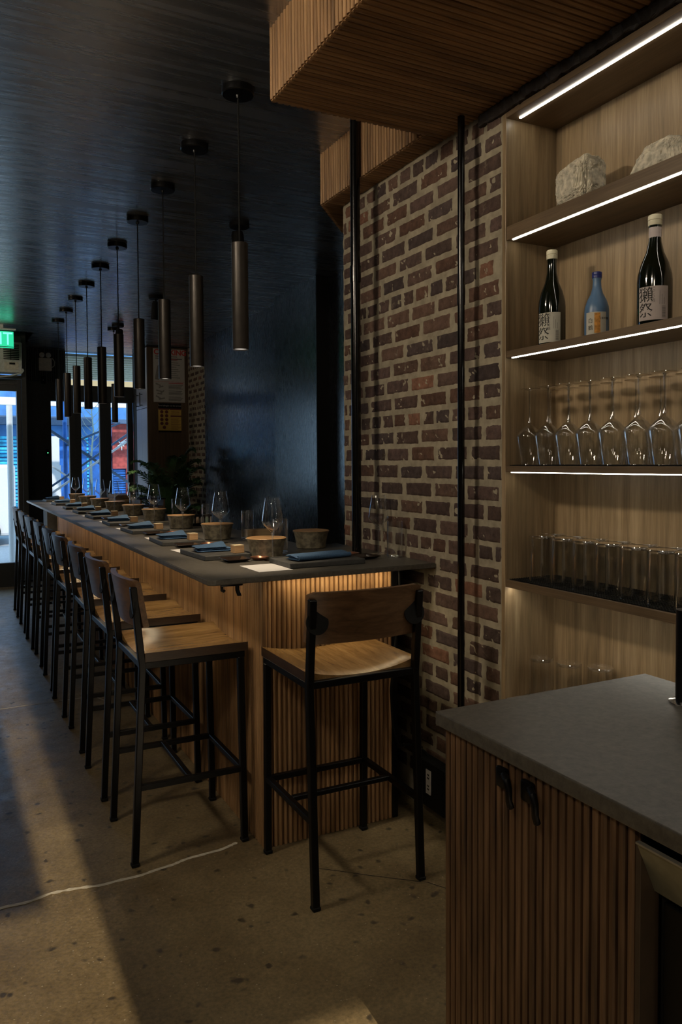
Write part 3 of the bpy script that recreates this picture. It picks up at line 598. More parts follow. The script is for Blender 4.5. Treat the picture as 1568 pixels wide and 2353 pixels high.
# box under the far end of the worktop
bm = B(); box(bm, 1.06, 1.75, 9.80, 10.2, ZF, 1.046, .004); tag(mesh('far_support_box', bm, plain('dark_grey_box', (.05, .045, .04), .7)), 'dark plain box carrying the far end of the bar worktop', 'box')

# poles
def pole(x, y, z0, z1, r, name, label, coll=None):
    t = thing(name, label, 'pole', (x, y, z0))
    b_ = B(); tube(b_, [(0, 0, 0), (0, 0, z1 - z0)], r, 20); mesh('pipe', b_, M_pipe, t, True)
    if coll: b_ = B(); tube(b_, [(0, 0, coll - z0 - .03), (0, 0, coll - z0 + .05)], r * 1.14, 20); mesh('coupling', b_, M_pipe, t, True)
    return t
pole(1.832, 3.43, 1.071, CE - .001, .024, 'steel_pipe', 'thick black pipe rising from the bar worktop past the fluted soffit', 2.45)
pole(1.893, 2.628, ZF + .001, 2.926, .0145, 'steel_pipe', 'thin black floor to soffit pipe against the brick wall', 2.2)
# outlet box and cable
ob = thing('outlet_box', 'black outlet box with a white socket on the lower brick wall', 'outlet', (1.905, 2.90, .0))
bm = B(); box(bm, 0, .062, -.13, .12, -.03, .18, .006); mesh('case', bm, M_blackm, ob)
bm = B(); box(bm, -.004, 0, -.03, .01, .035, .145, .002); f = mesh('socket_plate', bm, M_white, ob)
bm = B()
for z in (.055, .07, .105, .12): box(bm, -.006, -.004, -.016, -.013, z, z + .007); box(bm, -.006, -.004, -.007, -.004, z, z + .007)
mesh('slots', bm, M_blackm, f)
bm = B(); tube(bm, [(1.812, 2.99, 1.04), (1.815, 2.985, .90), (1.79, 2.985, .72), (1.765, 2.985, .50), (1.775, 2.985, .34), (1.80, 2.98, .25), (1.86, 2.975, .24), (1.90, 2.97, .225), (1.93, 2.955, .20), (1.94, 2.95, .185)], .0055, 8)
tag(mesh('power_cable', bm, M_blackm, smooth=True), 'thin black cable hanging down the bar end to the outlet', 'cable')

# ------------------------------------------------------------------ bar stools
def make_stool():
    t = bpy.data.objects.new('bar_stool', None); COL.objects.link(t)
    # seat: saddle, local x = front, y = width
    bm = B(); NX, NY = 14, 18; top = []; bot = []
    for i in range(NX + 1):
        rt, rb = [], []
        for j in range(NY + 1):
            u = -1 + 2 * i / NX; w = -1 + 2 * j / NY; x = .03 + u * .205 - .0; y = w * .226
            if u < -.72: y *= 1 - .0 * (-u - .72)
            dip = .034 * (1 - abs(w) ** 2.2) * (1 - .22 * max(0, u)) ; e = max(abs(u), abs(w)); rd = .005 * max(0, (e - .96) / .04)
            zt = .818 - dip - rd
            rt.append(bm.verts.new((x, y, zt))); rb.append(bm.verts.new((x, y, .778)))
        top.append(rt); bot.append(rb)
    for i in range(NX):
        for j in range(NY):
            bm.faces.new((top[i][j], top[i + 1][j], top[i + 1][j + 1], top[i][j + 1])); bm.faces.new((bot[i][j], bot[i][j + 1], bot[i + 1][j + 1], bot[i + 1][j]))
    sf_ = []
    for i in range(NX):
        sf_ += [bm.faces.new((top[i][0], bot[i][0], bot[i + 1][0], top[i + 1][0])), bm.faces.new((top[i][NY], top[i + 1][NY], bot[i + 1][NY], bot[i][NY]))]
    for j in range(NY):
        sf_ += [bm.faces.new((top[NX][j], bot[NX][j], bot[NX][j + 1], top[NX][j + 1]))]; bm.faces.new((top[0][j], top[0][j + 1], bot[0][j + 1], bot[0][j]))
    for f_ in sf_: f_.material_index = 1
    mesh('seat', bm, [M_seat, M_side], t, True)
    # backrest: curved board in front of the uprights
    bm = B(); N = 20; F = []; Z = [(.905, 0), (.92, .0), (1.0, .006), (1.07, -.002), (1.088, -.004)]
    for j in range(N + 1):
        w = -1 + 2 * j / N; y = w * .224; bow = -.034 * (1 - w * w); col = []
        for k, (z, dx) in enumerate(Z):
            xx = -.168 + bow - .17 * (z - .905) + dx * 0; zz = z
            if abs(w) > .94 and k in (0, len(Z) - 1): zz += .008 * (1 if k == 0 else -1)
            col.append((xx, y, zz))
        F.append(([bm.verts.new((p[0] + .011, p[1], p[2])) for p in col], [bm.verts.new((p[0] - .011, p[1], p[2])) for p in col]))
    m_ = len(Z)
    for j in range(N):
        for k in range(m_ - 1):
            a, b_ = F[j], F[j + 1]
            bm.faces.new((a[0][k], b_[0][k], b_[0][k + 1], a[0][k + 1])); bm.faces.new((a[1][k], a[1][k + 1], b_[1][k + 1], b_[1][k]))
        bm.faces.new((F[j][0][-1], F[j + 1][0][-1], F[j + 1][1][-1], F[j][1][-1])); bm.faces.new((F[j][0][0], F[j][1][0], F[j + 1][1][0], F[j + 1][0][0]))
    for j in (0, N):
        for k in range(m_ - 1): bm.faces.new((F[j][0][k], F[j][0][k + 1], F[j][1][k + 1], F[j][1][k]))
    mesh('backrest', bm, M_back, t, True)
    for s in (-1, 1):
        b_ = B(); bar(b_, (.217, s * .213, .012), (.207, s * .213, .755), .026, .026, .003, (0, 1, 0)); lg = mesh('front_leg', b_, M_black, t)
        b_ = B(); bar(b_, (.217, s * .213, 0), (.217, s * .213, .014), .03, .03, .003); mesh('foot_glide', b_, M_blackm, lg)
        b_ = B(); bar(b_, (-.222, s * .213, .012), (-.184, s * .213, .765), .026, .026, .003, (0, 1, 0)); bar(b_, (-.184, s * .213, .755), (-.214, s * .213, 1.066), .026, .026, .003, (0, 1, 0)); lg = mesh('back_leg', b_, M_black, t)
        b_ = B(); bar(b_, (-.222, s * .213, 0), (-.222, s * .213, .014), .03, .03, .003); mesh('foot_glide', b_, M_blackm, lg)
        b_ = B(); lathe(b_, [(0, 0), (.042, 0), (.042, .005), (0, .005)], 24); pp = mesh('back_bracket', b_, M_blackm, t, loc=(-.209, s * .194, .985)); pp.rotation_euler = (0, -PI / 2 + .17, 0)
        b_ = B(); bar(b_, (-.20, s * .213, .298), (.207, s * .213, .298), .022, .022, .002); mesh('side_rail', b_, M_black, t)
    b_ = B(); bar(b_, (.21, -.2, .298), (.21, .2, .298), .022, .022, .002); mesh('foot_rest', b_, M_black, t)
    b_ = B(); bar(b_, (-.005, -.203, .302), (-.005, .203, .302), .022, .018, .002); mesh('stretcher', b_, M_black, t)
    b_ = B()
    for s in (-1, 1): bar(b_, (-.19, s * .213, .765), (.222, s * .213, .765), .024, .026, .002)
    bar(b_, (.21, -.21, .765), (.21, .21, .765), .024, .026, .002); bar(b_, (-.182, -.21, .765), (-.182, .21, .765), .024, .026, .002); mesh('seat_frame', b_, M_black, t)
    return t
stool0 = make_stool()
ORD = ['nearest', 'second', 'third', 'fourth', 'fifth', 'sixth', 'seventh', 'eighth', 'ninth', 'tenth']
YS = [3.152, 3.801, 4.451, 5.106, 5.725, 6.418, 7.049, 7.755, 8.541]
for i, y in enumerate(YS):
    o = stool0 if i == 0 else dup(stool0)
    o.scale = (Q, Q, Q); o.location = ((.830 + [0, -.002, .004, -.006, 0, .005, -.003, 0, .002][i]) * Q, y * Q, ZF); o.rotation_euler.z = math.radians([0, .6, -.5, .8, 0, -.7, .5, .3, -.6][i])
    lab = ('black metal bar stool with wooden saddle seat, nearest in the row along the bar', )[0] if i == 0 else 'black metal bar stool with wooden seat, %s from the near end of the row' % ORD[i]
    if i == 8: lab = 'black metal bar stool with wooden seat, farthest of the row, by the door'
    tag(o, lab, 'bar stool', 'bar stools in a row along the bar')
o = dup(stool0); o.location = (1.307 * Q, 2.583 * Q, ZF); o.rotation_euler.z = PI / 2; del o['group']
tag(o, 'wooden bar stool with its back to us at the lit bar end', 'bar stool')

# ------------------------------------------------------------------ pendants
def lamp(kind, name, loc, energy, col, **k):
    l = bpy.data.lights.new(name, kind); l.energy = energy; l.color = col
    for a, b_ in k.items(): setattr(l, a, b_)
    o = bpy.data.objects.new(name, l); COL.objects.link(o); o.location = loc; return o
def aim(o, tgt):
    o.rotation_euler = (Vector(tgt) - o.location).to_track_quat('-Z', 'Y').to_euler()
PEND_W = 40
pbul = bpy.data.lights.new('bulb', 'SPOT'); pbul.energy = PEND_W; pbul.color = (1, .78, .52); pbul.spot_size = math.radians(54); pbul.spot_blend = .8; pbul.shadow_soft_size = .025
def make_pendant():
    t = bpy.data.objects.new('pendant_lamp', None); COL.objects.link(t)   # origin at the ceiling
    b_ = B(); lathe(b_, [(0, 0), (.072, 0), (.073, -.004), (.073, -.028), (.069, -.033), (.012, -.033), (.009, -.045), (0, -.045)], 32); mesh('canopy', b_, M_black, t, True)
    b_ = B(); tube(b_, [(.0, 0, -.04), (.001, .001, -.3), (0, 0, -.69)], .0042, 8); mesh('cord', b_, M_blackm, t, True)
    b_ = B(); lathe(b_, [(0, -.688), (.036, -.688), (.0375, -.690), (.0375, -1.163), (.0365, -1.166), (.0345, -1.166), (.0345, -1.158), (0.0345, -.70), (0, -.70)], 36); mesh('shade', b_, M_bronze, t, True)
    b_ = B(); lathe(b_, [(0, -1.160), (.034, -1.160), (.034, -1.156), (0, -1.156)], 28); mesh('lens', b_, M_pend, t, True)
    l = bpy.data.objects.new('bulb', pbul); COL.objects.link(l); l.parent = t; l.location = (0, 0, -1.19)
    return t
pend0 = make_pendant()
PY = [3.365, 4.05, 4.725, 5.42, 6.125, 6.85, 7.58, 8.28, 8.955, 9.645]
for i, y in enumerate(PY):
    o = pend0 if i == 0 else dup(pend0); o.location = (1.204, y, CE)
    lab = 'bronze tube pendant lamp, nearest and largest of the row over the bar' if i == 0 else 'bronze tube pendant lamp over the bar, %s from the near end' % ORD[i]
    if i == 9: lab = 'bronze tube pendant lamp over the bar, farthest left of the row'
    tag(o, lab, 'pendant lamp', 'pendant lamps in a row over the bar')
o = dup(pend0); o.location = (1.897, 9.95, CE); del o['group']; tag(o, 'lone bronze tube pendant lamp far back, right of the row by the windows', 'pendant lamp')

# ceiling spotlights over the kitchen side
def make_spot():
    t = bpy.data.objects.new('ceiling_spotlight', None); COL.objects.link(t)
    b_ = B(); lathe(b_, [(0, 0), (.07, 0), (.071, -.025), (.066, -.03), (0, -.03)], 28); mesh('mount', b_, M_blackm, t, True)
    b_ = B(); tube(b_, [(0, 0, -.03), (0, 0, -.07)], .009, 8); mesh('stem', b_, M_blackm, t, True)
    b_ = B(); lathe(b_, [(0, .085), (.036, .085), (.044, .06), (.044, -.085), (.04, -.09), (.038, -.075), (0, -.07)], 28); h = mesh('head', b_, M_blackm, t, True, loc=(-.01, 0, -.145)); h.rotation_euler = (math.radians(6), math.radians(-6), 0)
    return t
s0 = make_spot()
for i, (x, y, rz, lab) in enumerate([(1.872, 5.234, 0, 'black cylinder ceiling spotlight behind the nearest pendant'), (1.917, 7.854, 1.2, 'black cylinder ceiling spotlight, middle one of three over the kitchen side'), (1.889, 9.636, 2.5, 'black cylinder ceiling spotlight, farthest back beside the lone pendant')]):
    o = s0 if i == 0 else dup(s0); o.location = (x, y, CE); o.rotation_euler.z = rz; tag(o, lab, 'spotlight', 'ceiling spotlights over the kitchen side')

# ------------------------------------------------------------------ place settings
def frame(cx, cy, rz):
    """u = diner's right, v = away from the diner"""
    def f(u, v): return (cx + u * math.cos(rz) - v * math.sin(rz), cy + u * math.sin(rz) + v * math.cos(rz))
    return f
ZT = 1.0705
def sheet_fold(bm, L, W, layers, peak=0, M=None):
    """stack of soft cloth layers"""
    for (x0, x1, y0, y1, z0, z1, pk) in layers:
        NX, NY = 16, 10; T = []; Bt = []
        for i in range(NX + 1):
            rt, rb = [], []
            for j in range(NY + 1):
                s = i / NX; q = j / NY; x = x0 + (x1 - x0) * s; y = y0 + (y1 - y0) * q
                e = min(s, 1 - s) * (x1 - x0); g = min(q, 1 - q) * (y1 - y0); ed = min(e, g); h = (z1 - z0) * (min(1, ed / .008)) ** .5
                lift = pk * max(0, 1 - abs(s - .42) / .5) * q ** 1.3
                wob = .0012 * noise.noise(Vector((x * 40, y * 40, z0 * 300)))
                zm = (z0 + z1) / 2 + lift + wob
                rt.append(bm.verts.new((x, y, zm + h / 2))); rb.append(bm.verts.new((x, y, zm - h / 2 if pk == 0 else z0 + lift * .75 + (z1 - z0) * .5 - h / 2)))
            T.append(rt); Bt.append(rb)
        for i in range(NX):
            for j in range(NY): bm.faces.new((T[i][j], T[i + 1][j], T[i + 1][j + 1], T[i][j + 1])); bm.faces.new((Bt[i][j], Bt[i][j + 1], Bt[i + 1][j + 1], Bt[i + 1][j]))
        for i in range(NX): bm.faces.new((T[i][0], Bt[i][0], Bt[i + 1][0], T[i + 1][0])); bm.faces.new((T[i][NY], T[i + 1][NY], Bt[i + 1][NY], Bt[i][NY]))
        for j in range(NY): bm.faces.new((T[0][j], T[0][j + 1], Bt[0][j + 1], Bt[0][j])); bm.faces.new((T[NX][j], Bt[NX][j], Bt[NX][j + 1], T[NX][j + 1]))
    if M is not None:
        for v in bm.verts: v.co = M @ v.co
def one(name, bm, mat, smooth=False):
    o = mesh(name, bm, mat, smooth=smooth); return o
def mk_tray():
    b_ = B(); box(b_, -.185, .185, -.122, .122, 0, .023, .003)
    # shallow raised rim
    box(b_, -.183, .183, .112, .121, .022, .0255, .001); t = mesh('serving_tray', b_, M_tray); return t
def mk_napkin():
    b_ = B(); sheet_fold(b_, 0, 0, [(-.055, .055, -.10, .085, 0, .009, 0), (-.052, .052, -.10, .08, .009, .018, 0), (-.058, .055, -.105, .045, .018, .027, .022)])
    return mesh('folded_napkin', b_, M_napkin, smooth=True)
def mk_roll():
    b_ = B(); sheet_fold(b_, 0, 0, [(-.145, .145, -.052, .05, 0, .010, 0), (-.15, .15, -.055, .052, .010, .020, 0)])
    P = []
    for s in (-1,): tube(b_, [(s * .135, -.05, .012), (s * .142, -.052, .014), (.147, -.05, .012)], .010, 10)
    for v in b_.verts: v.co.z += .010 * max(0, 1 - abs(v.co.y) / .06) * (1 if v.co.z > .012 else 0)
    return mesh('folded_napkin', b_, M_napkin, smooth=True)
def mk_cube():
    b_ = B(); box(b_, -.025, .025, -.025, .025, 0, .036, .002); t = mesh('wooden_cube_box', b_, M_pale)
    b_ = B(); box(b_, -.0252, .0252, -.0252, .0252, .036, .0385, .001); mesh('lid', b_, plain('cube_lid', (.55, .46, .30), .6), t); return t
def mk_dish():
    b_ = B(); o_ = .06; i_ = .042
    vs = [bmesh.types.BMVert for _ in ()]
    def ring(r, z): return [b_.verts.new((x * r, y * r, z)) for x, y in ((-1, -1), (1, -1), (1, 1), (-1, 1))]
    R = [ring(.036, 0), ring(.06, .014), ring(.058, .016), ring(.040, .005)]
    for a, c in zip(R, R[1:]):
        for k in range(4): b_.faces.new((a[k], a[(k + 1) % 4], c[(k + 1) % 4], c[k]))
    b_.faces.new(R[0][::-1]); b_.faces.new(R[-1]); return mesh('sauce_dish', b_, M_dish)
def mk_saucer():
    b_ = B(); lathe(b_, [(0, 0), (.028, 0), (.043, .012), (.044, .016), (.041, .016), (.03, .006), (0, .005)], 32); return mesh('round_saucer', b_, M_copper, smooth=True)
def mk_bowl():
    b_ = B(); lathe(b_, [(0, 0), (.074, 0), (.079, .004), (.083, .04), (.090, .075), (.097, .088), (.0985, .091), (.094, .091), (.088, .080), (0, .078)], 48); t = mesh('lidded_bowl', b_, M_bowl, smooth=True)
    b_ = B(); lathe(b_, [(0, .079), (.086, .079), (.0965, .0915), (.0985, .0925), (.0965, .0945), (.09, .0935), (.05, .0925), (0, .0925)], 48); mesh('lid', b_, M_bowl_rim, t, True); return t
def mk_wine(scale=1):
    t = bpy.data.objects.new('wine_glass', None); COL.objects.link(t)
    b_ = B(); lathe(b_, [(0, 0), (.040, 0), (.041, .0015), (.012, .004), (.004, .010), (0, .010)], 32); mesh('foot', b_, M_stem, t, True)
    b_ = B(); lathe(b_, [(0, .008), (.0045, .010), (.0035, .05), (.0038, .11), (.008, .130), (0, .134)], 16); mesh('stem', b_, M_stem, t, True)
    b_ = B(); lathe(b_, [(0, .132), (.006, .134), (.024, .150), (.044, .170), (.0505, .180), (.0505, .188), (.044, .235), (.0345, .2925), (.0350, .2938), (.0343, .2952), (.0330, .2952), (.0326, .2938), (.0333, .2925), (.0428, .235), (.0490, .188), (.0485, .182), (.040, .1695), (.020, .151), (0, .142)], 40); mesh('bowl', b_, M_glass, t, True)
    return t
M_tumb = thinglass('tumbler_glass', (.99, .995, .995), .05, 1.0, .025)
M_tbase = thinglass('tumbler_base', (.94, .95, .95), .30, .9, .04)
def mk_tumbler(h=.172, r=.038):
    t = bpy.data.objects.new('glass_tumbler', None); COL.objects.link(t)
    b_ = B(); lathe(b_, [(0, 0), (r * .94, 0), (r * .99, .003), (r * .99, .008), (r * .94, .0115), (0, .012)], 36); mesh('base', b_, M_tbase, t, True)
    b_ = B(); lathe(b_, [(r, .005), (r, h), (r + .0003, h + .001), (r - .0010, h + .002), (r - .0026, h + .001), (r - .0022, h - .001), (r - .0022, .012)], 36); mesh('wall', b_, M_tumb, t, True)
    return t
TRAYY = [3.51, 4.245, 5.06, 5.80, 6.58, 7.34, 8.10, 8.98, 9.86]
BOWLY = [None, 4.46, 5.36, 6.20, 6.90, 7.60, 8.28, 8.98, 9.72]
protos = {}
def place(key, mk, xy, rz, z, label, cat, group):
    if key not in protos: o = protos[key] = mk()
    else: o = dup(protos[key])
    o.location = (xy[0], xy[1], z); o.rotation_euler = (0, 0, rz)
    if 'group' in o.keys(): del o['group']
    return tag(o, label, cat, group)
for i, ty in enumerate(TRAYY):
    rz = -PI / 2 + math.radians([3, -2, 1, -1, 2, 0, -2, 1, 0][i]); f = frame(1.183, ty + .19, rz)
    w = ['nearest', 'second', 'third', 'fourth', 'fifth', 'sixth', 'seventh', 'eighth', 'ninth'][i]
    q = 'the %s seat along the bar' % w if i else 'the nearest seat along the bar'
    place('tray', mk_tray, f(0, 0), rz, ZT, 'dark slate serving tray set at %s' % q, 'tray', 'serving trays along the bar')
    place('napkin', mk_napkin, f(-.01 + random.uniform(-.01, .01), .0), rz + math.radians(random.uniform(-8, 8)), ZT + .0235, 'folded blue napkin lying on the tray at %s' % q, 'napkin', 'blue napkins along the bar')
    place('cube', mk_cube, f(.135, .06), rz + .05, ZT + .0235, 'small pale wooden cube box on the tray at %s' % q, 'box', 'wooden cube boxes along the bar')
    place('dish', mk_dish, f(.262, -.005), rz, ZT, 'small square dark dish beside the tray at %s' % q, 'dish', 'square dishes along the bar')
    b_ = None
    def mk_card():
        bb_ = B(); box(bb_, -.078, .078, -.115, .115, 0, .0012); return mesh('menu_card', bb_, M_card)
    place('card', mk_card, f(-.285, .0), rz + .03, ZT, 'white menu card lying left of the tray at %s' % q, 'card', 'menu cards along the bar')
    place('saucer', mk_saucer, f(.275, .115), rz, ZT, 'round copper saucer behind the square dish at %s' % q, 'saucer', 'round saucers along the bar')
    wx, wy = [(1.358, 3.381), (1.395, 4.263), (1.404, 5.094), (1.425, 5.98), (1.43, 6.75), (1.42, 7.55), (1.41, 8.25), (1.39, 8.95), (1.37, 9.66)][i]
    place('wine', mk_wine, (wx, wy), random.uniform(0, 3), ZT, 'clear stemmed wine glass standing at %s' % q, 'wine glass', 'wine glasses along the bar')
    tx, ty2 = (1.50, 3.63) if i == 0 else (wx + .205, wy + .12)
    place('tumbler', mk_tumbler, (tx, ty2), random.uniform(0, 3), ZT, 'straight clear tumbler behind the bowl at %s' % q, 'tumbler', 'tumblers along the bar')
for i, (x, y) in enumerate([(1.385, 3.53), (1.47, 4.50), (1.49, 5.38), (1.50, 6.22), (1.49, 6.95), (1.47, 7.68), (1.45, 8.40), (1.44, 9.12), (1.43, 9.85)]):
    w = ['nearest', 'second', 'third', 'fourth', 'fifth', 'sixth', 'seventh', 'eighth', 'ninth'][i]
    if i: x -= .02
    place('bowl', mk_bowl, (x, y), random.uniform(0, 6), ZT, 'grey-brown flared bowl with tan top, %s of those along the bar' % w, 'bowl', 'flared bowls along the bar')
# setting at the lit end of the bar
E_ = 'end of the bar by the brick wall'
place('tray', mk_tray, (1.497, 3.19), 0, ZT, 'dark slate serving tray in front of the back-turned stool', 'tray', None)
tag_ = mk_roll(); tag_.location = (1.50, 3.185, ZT + .0235); tag_.rotation_euler.z = math.radians(10); tag(tag_, 'long flat folded blue napkin on the tray before the back-turned stool', 'napkin')
place('cube', mk_cube, (1.655, 3.285), .06, ZT + .0, 'small pale wooden cube box left of the thick black pipe', 'box', None)
protos['cube'].location
place('dish', mk_dish, (1.765, 3.235), .1, ZT, 'square dark dish at the right end of the end tray', 'dish', None)
place('saucer', mk_saucer, (1.76, 3.36), 0, ZT, 'round copper saucer at the foot of the thick black pipe', 'saucer', None)
place('card', mk_card, (1.235, 3.155), PI / 2 * 0 + .02, ZT, 'white menu card at the near corner of the bar, left of the end tray', 'card', None)
place('wine', mk_wine, (1.915, 3.355), 1, ZT, 'clear wine glass in front of the brick wall', 'wine glass', None)
place('tumbler', mk_tumbler, (1.925, 3.215), 1, ZT, 'clear tumbler in front of the brick wall', 'tumbler', None)
place('bowl', mk_bowl, (1.745, 3.79), 0, ZT, 'grey-brown flared bowl with tan top beside the thick black pipe', 'bowl', None)

# kitchen-side clutter
bm = B(); box(bm, 1.60, 1.775, 4.38, 4.44, ZT, ZT + .058, .003); tag(mesh('cutting_board', bm, M_board), 'light wooden board standing at the back edge of the bar', 'board')
rk = thing('jar_tray', 'black tray of small glass jars behind the bowls', 'tray', (1.66, 5.55, ZT))
bm = B(); box(bm, -.10, .10, -.07, .07, 0, .008, .002); box(bm, -.10, .10, -.07, -.064, 0, .022); box(bm, -.10, .10, .064, .07, 0, .06); mesh('tray', bm, M_blackm, rk)
bm = B(); box(bm, -.115, .115, .06, .1, .06, .075); mesh('rear_ledge', bm, M_blackm, rk)
for i in range(5):
    b_ = B(); lathe(b_, [(0, 0), (.013, 0), (.013, .045), (.010, .052), (.010, .058), (0, .058)], 16); o = mesh('small_jar', b_, plain('jar_%d' % i, [(.5, .48, .42), (.42, .3, .2), (.45, .42, .38), (.2, .3, .2), (.5, .42, .36)][i], .3), smooth=True, loc=(1.59 + i * .035, 5.50, ZT + .008))
    tag(o, 'small glass jar in the black tray, %s from the left' % ORD[i].replace('nearest', 'first'), 'jar', 'jars in the black tray')
sh = thing('wooden_rack', 'low open wooden rack on the kitchen side of the bar', 'rack', (1.66, 7.15, ZT))
M_rk = wood('rack_wood', [(.12, .07, .035), (.2, .125, .065)], (20, 20, 3), .6)
for x in (-.11, .10): b_ = B(); box(b_, x, x + .014, -.12, .25, 0, .13, .002); mesh('side_panel', b_, M_rk, sh)
b_ = B(); box(b_, -.118, .12, -.13, .26, .13, .14, .002); mesh('top_board', b_, M_blackm, sh)
b_ = B(); box(b_, -.10, .10, -.12, .25, .06, .068); mesh('shelf', b_, M_rk, sh)
b_ = B(); lathe(b_, [(0, 0), (.022, 0), (.022, .06), (.016, .068), (.018, .07), (.018, .08), (0, .08)], 20); o = mesh('spice_jar', b_, M_cream, smooth=True, loc=(1.60, 6.66, ZT)); tag(o, 'white jar with a metal lid in front of the wooden rack', 'jar')
fb = thing('stacked_box', 'flat wooden boxes stacked behind the far bowls', 'box', (1.68, 8.6, ZT))
for k in range(3): b_ = B(); box(b_, -.09, .09, -.2, .2, k * .042, k * .042 + .038, .003); mesh('box_tier', b_, [M_rk, M_board, M_rk][k], fb)

# ------------------------------------------------------------------ wall shelving
XB = 2.225; Y0 = .35; Y1 = 2.462
su = thing('wall_shelving_unit', 'tall oak shelving unit lit by strips, recessed beside the brick wall', 'shelving unit', (XW, Y0, 0))
def sp(name, boxes, mat, bev=.0015):
    b_ = B()
    for a in boxes: box(b_, a[0] - XW, a[1] - XW, a[2] - Y0, a[3] - Y0, a[4], a[5], bev)
    return mesh(name, b_, mat, su)
sp('side_panel', [(XW - .004, XB + .02, Y1 - .022, Y1, ZF, 2.885)], M_lam)
sp('side_panel', [(XW - .004, XB + .02, Y0 - .02, Y0, ZF, 2.885)], M_lam)
sp('back_panel', [(XB, XB + .015, Y0, Y1 - .022, ZF, 2.885)], M_lam)
sp('top_panel', [(XW - .004, XB, Y0, Y1 - .022, 2.862, 2.885)], M_lam_edge)
for z0, z1 in ((2.392, 2.445), (1.935, 1.962), (1.487, 1.511), (1.030, 1.060)): sp('shelf', [(XW, XB, Y0, Y1 - .022, z0, z1)], M_lam_edge)
for z, x0, x1, h in ((2.862, 2.012, 2.021, .003), (2.392, 1.980, 1.987, .004), (1.935, 1.978, 1.985, .0035), (1.487, 1.976, 1.983, .003)):
    o = sp('led_strip', [(x0, x1, Y0 + .02, Y1 - .05, z - h, z)], M_led, 0); o['label'] = 'cool white light strip'
o = sp('led_strip', [(1.992, 2.008, Y0 + .02, Y1 - .03, 1.0285, 1.030)], M_led, 0); o['label'] = 'light strip under the lowest shelf'
sp('lower_deck', [(XW, XB, Y0, Y1 - .022, .56, .585)], M_lam_edge)
def mat_mesh(name, z, label):
    b_ = B(); x0, x1, y0, y1 = XW + .012, XB - .004, .6, Y1 - .03
    n = int((y1 - y0) / .012)
    for i in range(n): y = y0 + i * .012; box(b_, x0, x1, y, y + .004, z, z + .004)
    for i in range(20): x = x0 + (x1 - x0) * i / 20; box(b_, x, x + .0035, y0, y1, z, z + .003)
    return tag(mesh(name, b_, M_blackm), label, 'mat')
mat_mesh('drip_mat', 1.5112, 'black ribbed mat under the upturned wine glasses'); mat_mesh('drip_mat', 1.0602, 'black mesh mat under the upturned tumblers')
def upside(o, x, y, z, h):
    o.location = (x, y, z + h); o.rotation_euler = (PI, 0, random.uniform(0, 6))
names_w = ['leftmost', 'second from the left', 'third from the left', 'fourth from the left', 'fifth from the left', 'sixth from the left', 'seventh from the left', 'rightmost']
YG = [2.372, 2.264, 2.156, 2.049, 1.942, 1.835, 1.728, 1.620]
for r_, X_ in enumerate((2.032, 2.150)):
    for i, y in enumerate(YG):
        o = dup(protos['wine']); 
        if 'group' in o.keys(): del o['group']
        upside(o, X_ + random.uniform(-.002, .002), y + (.015 if r_ else 0) + random.uniform(-.002, .002), 1.5155, .2945)
        tag(o, 'upturned wine glass on the shelf, %s, %s row' % (names_w[i], ['front', 'back'][r_]), 'wine glass', 'upturned wine glasses on the shelf')
tb_proto = mk_tumbler(.176, .047)
YT = [2.335, 2.215, 2.105, 1.995, 1.88, 1.765, 1.655]; first = True
for r_, X_ in enumerate((2.065, 2.168)):
    for i, y in enumerate(YT):
        o = tb_proto if first else dup(tb_proto); first = False
        upside(o, X_, y + (.05 if r_ else 0), 1.0645, .177)
        tag(o, 'upturned tumbler on the lower shelf, %s, %s row' % (['leftmost', 'second from left', 'third from left', 'fourth from left', 'fifth from left', 'sixth from left', 'rightmost'][i], ['front', 'back'][r_]), 'tumbler', 'upturned tumblers on the lower shelf')
for i, (x, y) in enumerate(((2.06, 2.33), (2.10, 2.22), (2.16, 2.12))):
    o = dup(tb_proto)
    if 'group' in o.keys(): del o['group']
    upside(o, x, y, .5855, .177); o.scale = (1, 1, 1)
    tag(o, 'upturned tumbler low in the shelving behind the island, %s' % ['leftmost', 'middle', 'rightmost'][i], 'tumbler', 'tumblers on the lower deck')

# rocks --------------------------------------------------------------
M_rock = plain('pumice', (.54, .50, .40), .95, nz=.3, sc_=50, bump=.8, spec=.1)
def rock(label, loc, dims, shape, rz, seed):
    b_ = B(); bmesh.ops.create_icosphere(b_, subdivisions=6, radius=1)
    for v in b_.verts:
        p = v.co.copy(); q = Vector([math.copysign(abs(c) ** .5, c) for c in p]) * .9
        q = shape(q)
        n_ = .07 * noise.noise(p * 1.7 + Vector((seed, 0, 0))) + .05 * noise.noise(p * 4 + Vector((seed, 3, 0)))
        pit = noise.noise(p * 13 + Vector((seed, 0, 7))); pit2 = noise.noise(p * 26 + Vector((seed, 9, 7)))
        n_ -= .16 * max(0, pit - .08) + .13 * max(0, pit2 - .05) - .03 * noise.noise(p * 45)
        q *= 1 + n_; v.co = Vector((q.x * dims[0], q.y * dims[1], q.z * dims[2]))
    zm = min(v.co.z for v in b_.verts)
    for v in b_.verts: v.co.z = max(v.co.z - zm - .006, 0)
    return tag(mesh('pumice_rock', b_, M_rock, smooth=True, loc=loc, rz=rz), label, 'rock')
rock('large blocky pale pumice rock on the top shelf', (2.08, 2.155, 2.4455), (.065, .105, .094), lambda q: Vector((q.x, q.y * (1 + .0 * q.z), q.z * (1 - .10 * q.y))), math.radians(-8), 3)
rock('smaller pointed pale pumice rock on the top shelf, to the right', (2.10, 1.805, 2.4455), (.055, .105, .068), lambda q: Vector((q.x * (1 - .25 * q.z), q.y * (1 - .38 * q.z) - .1 * q.z, q.z * (1.05))), math.radians(4), 11)

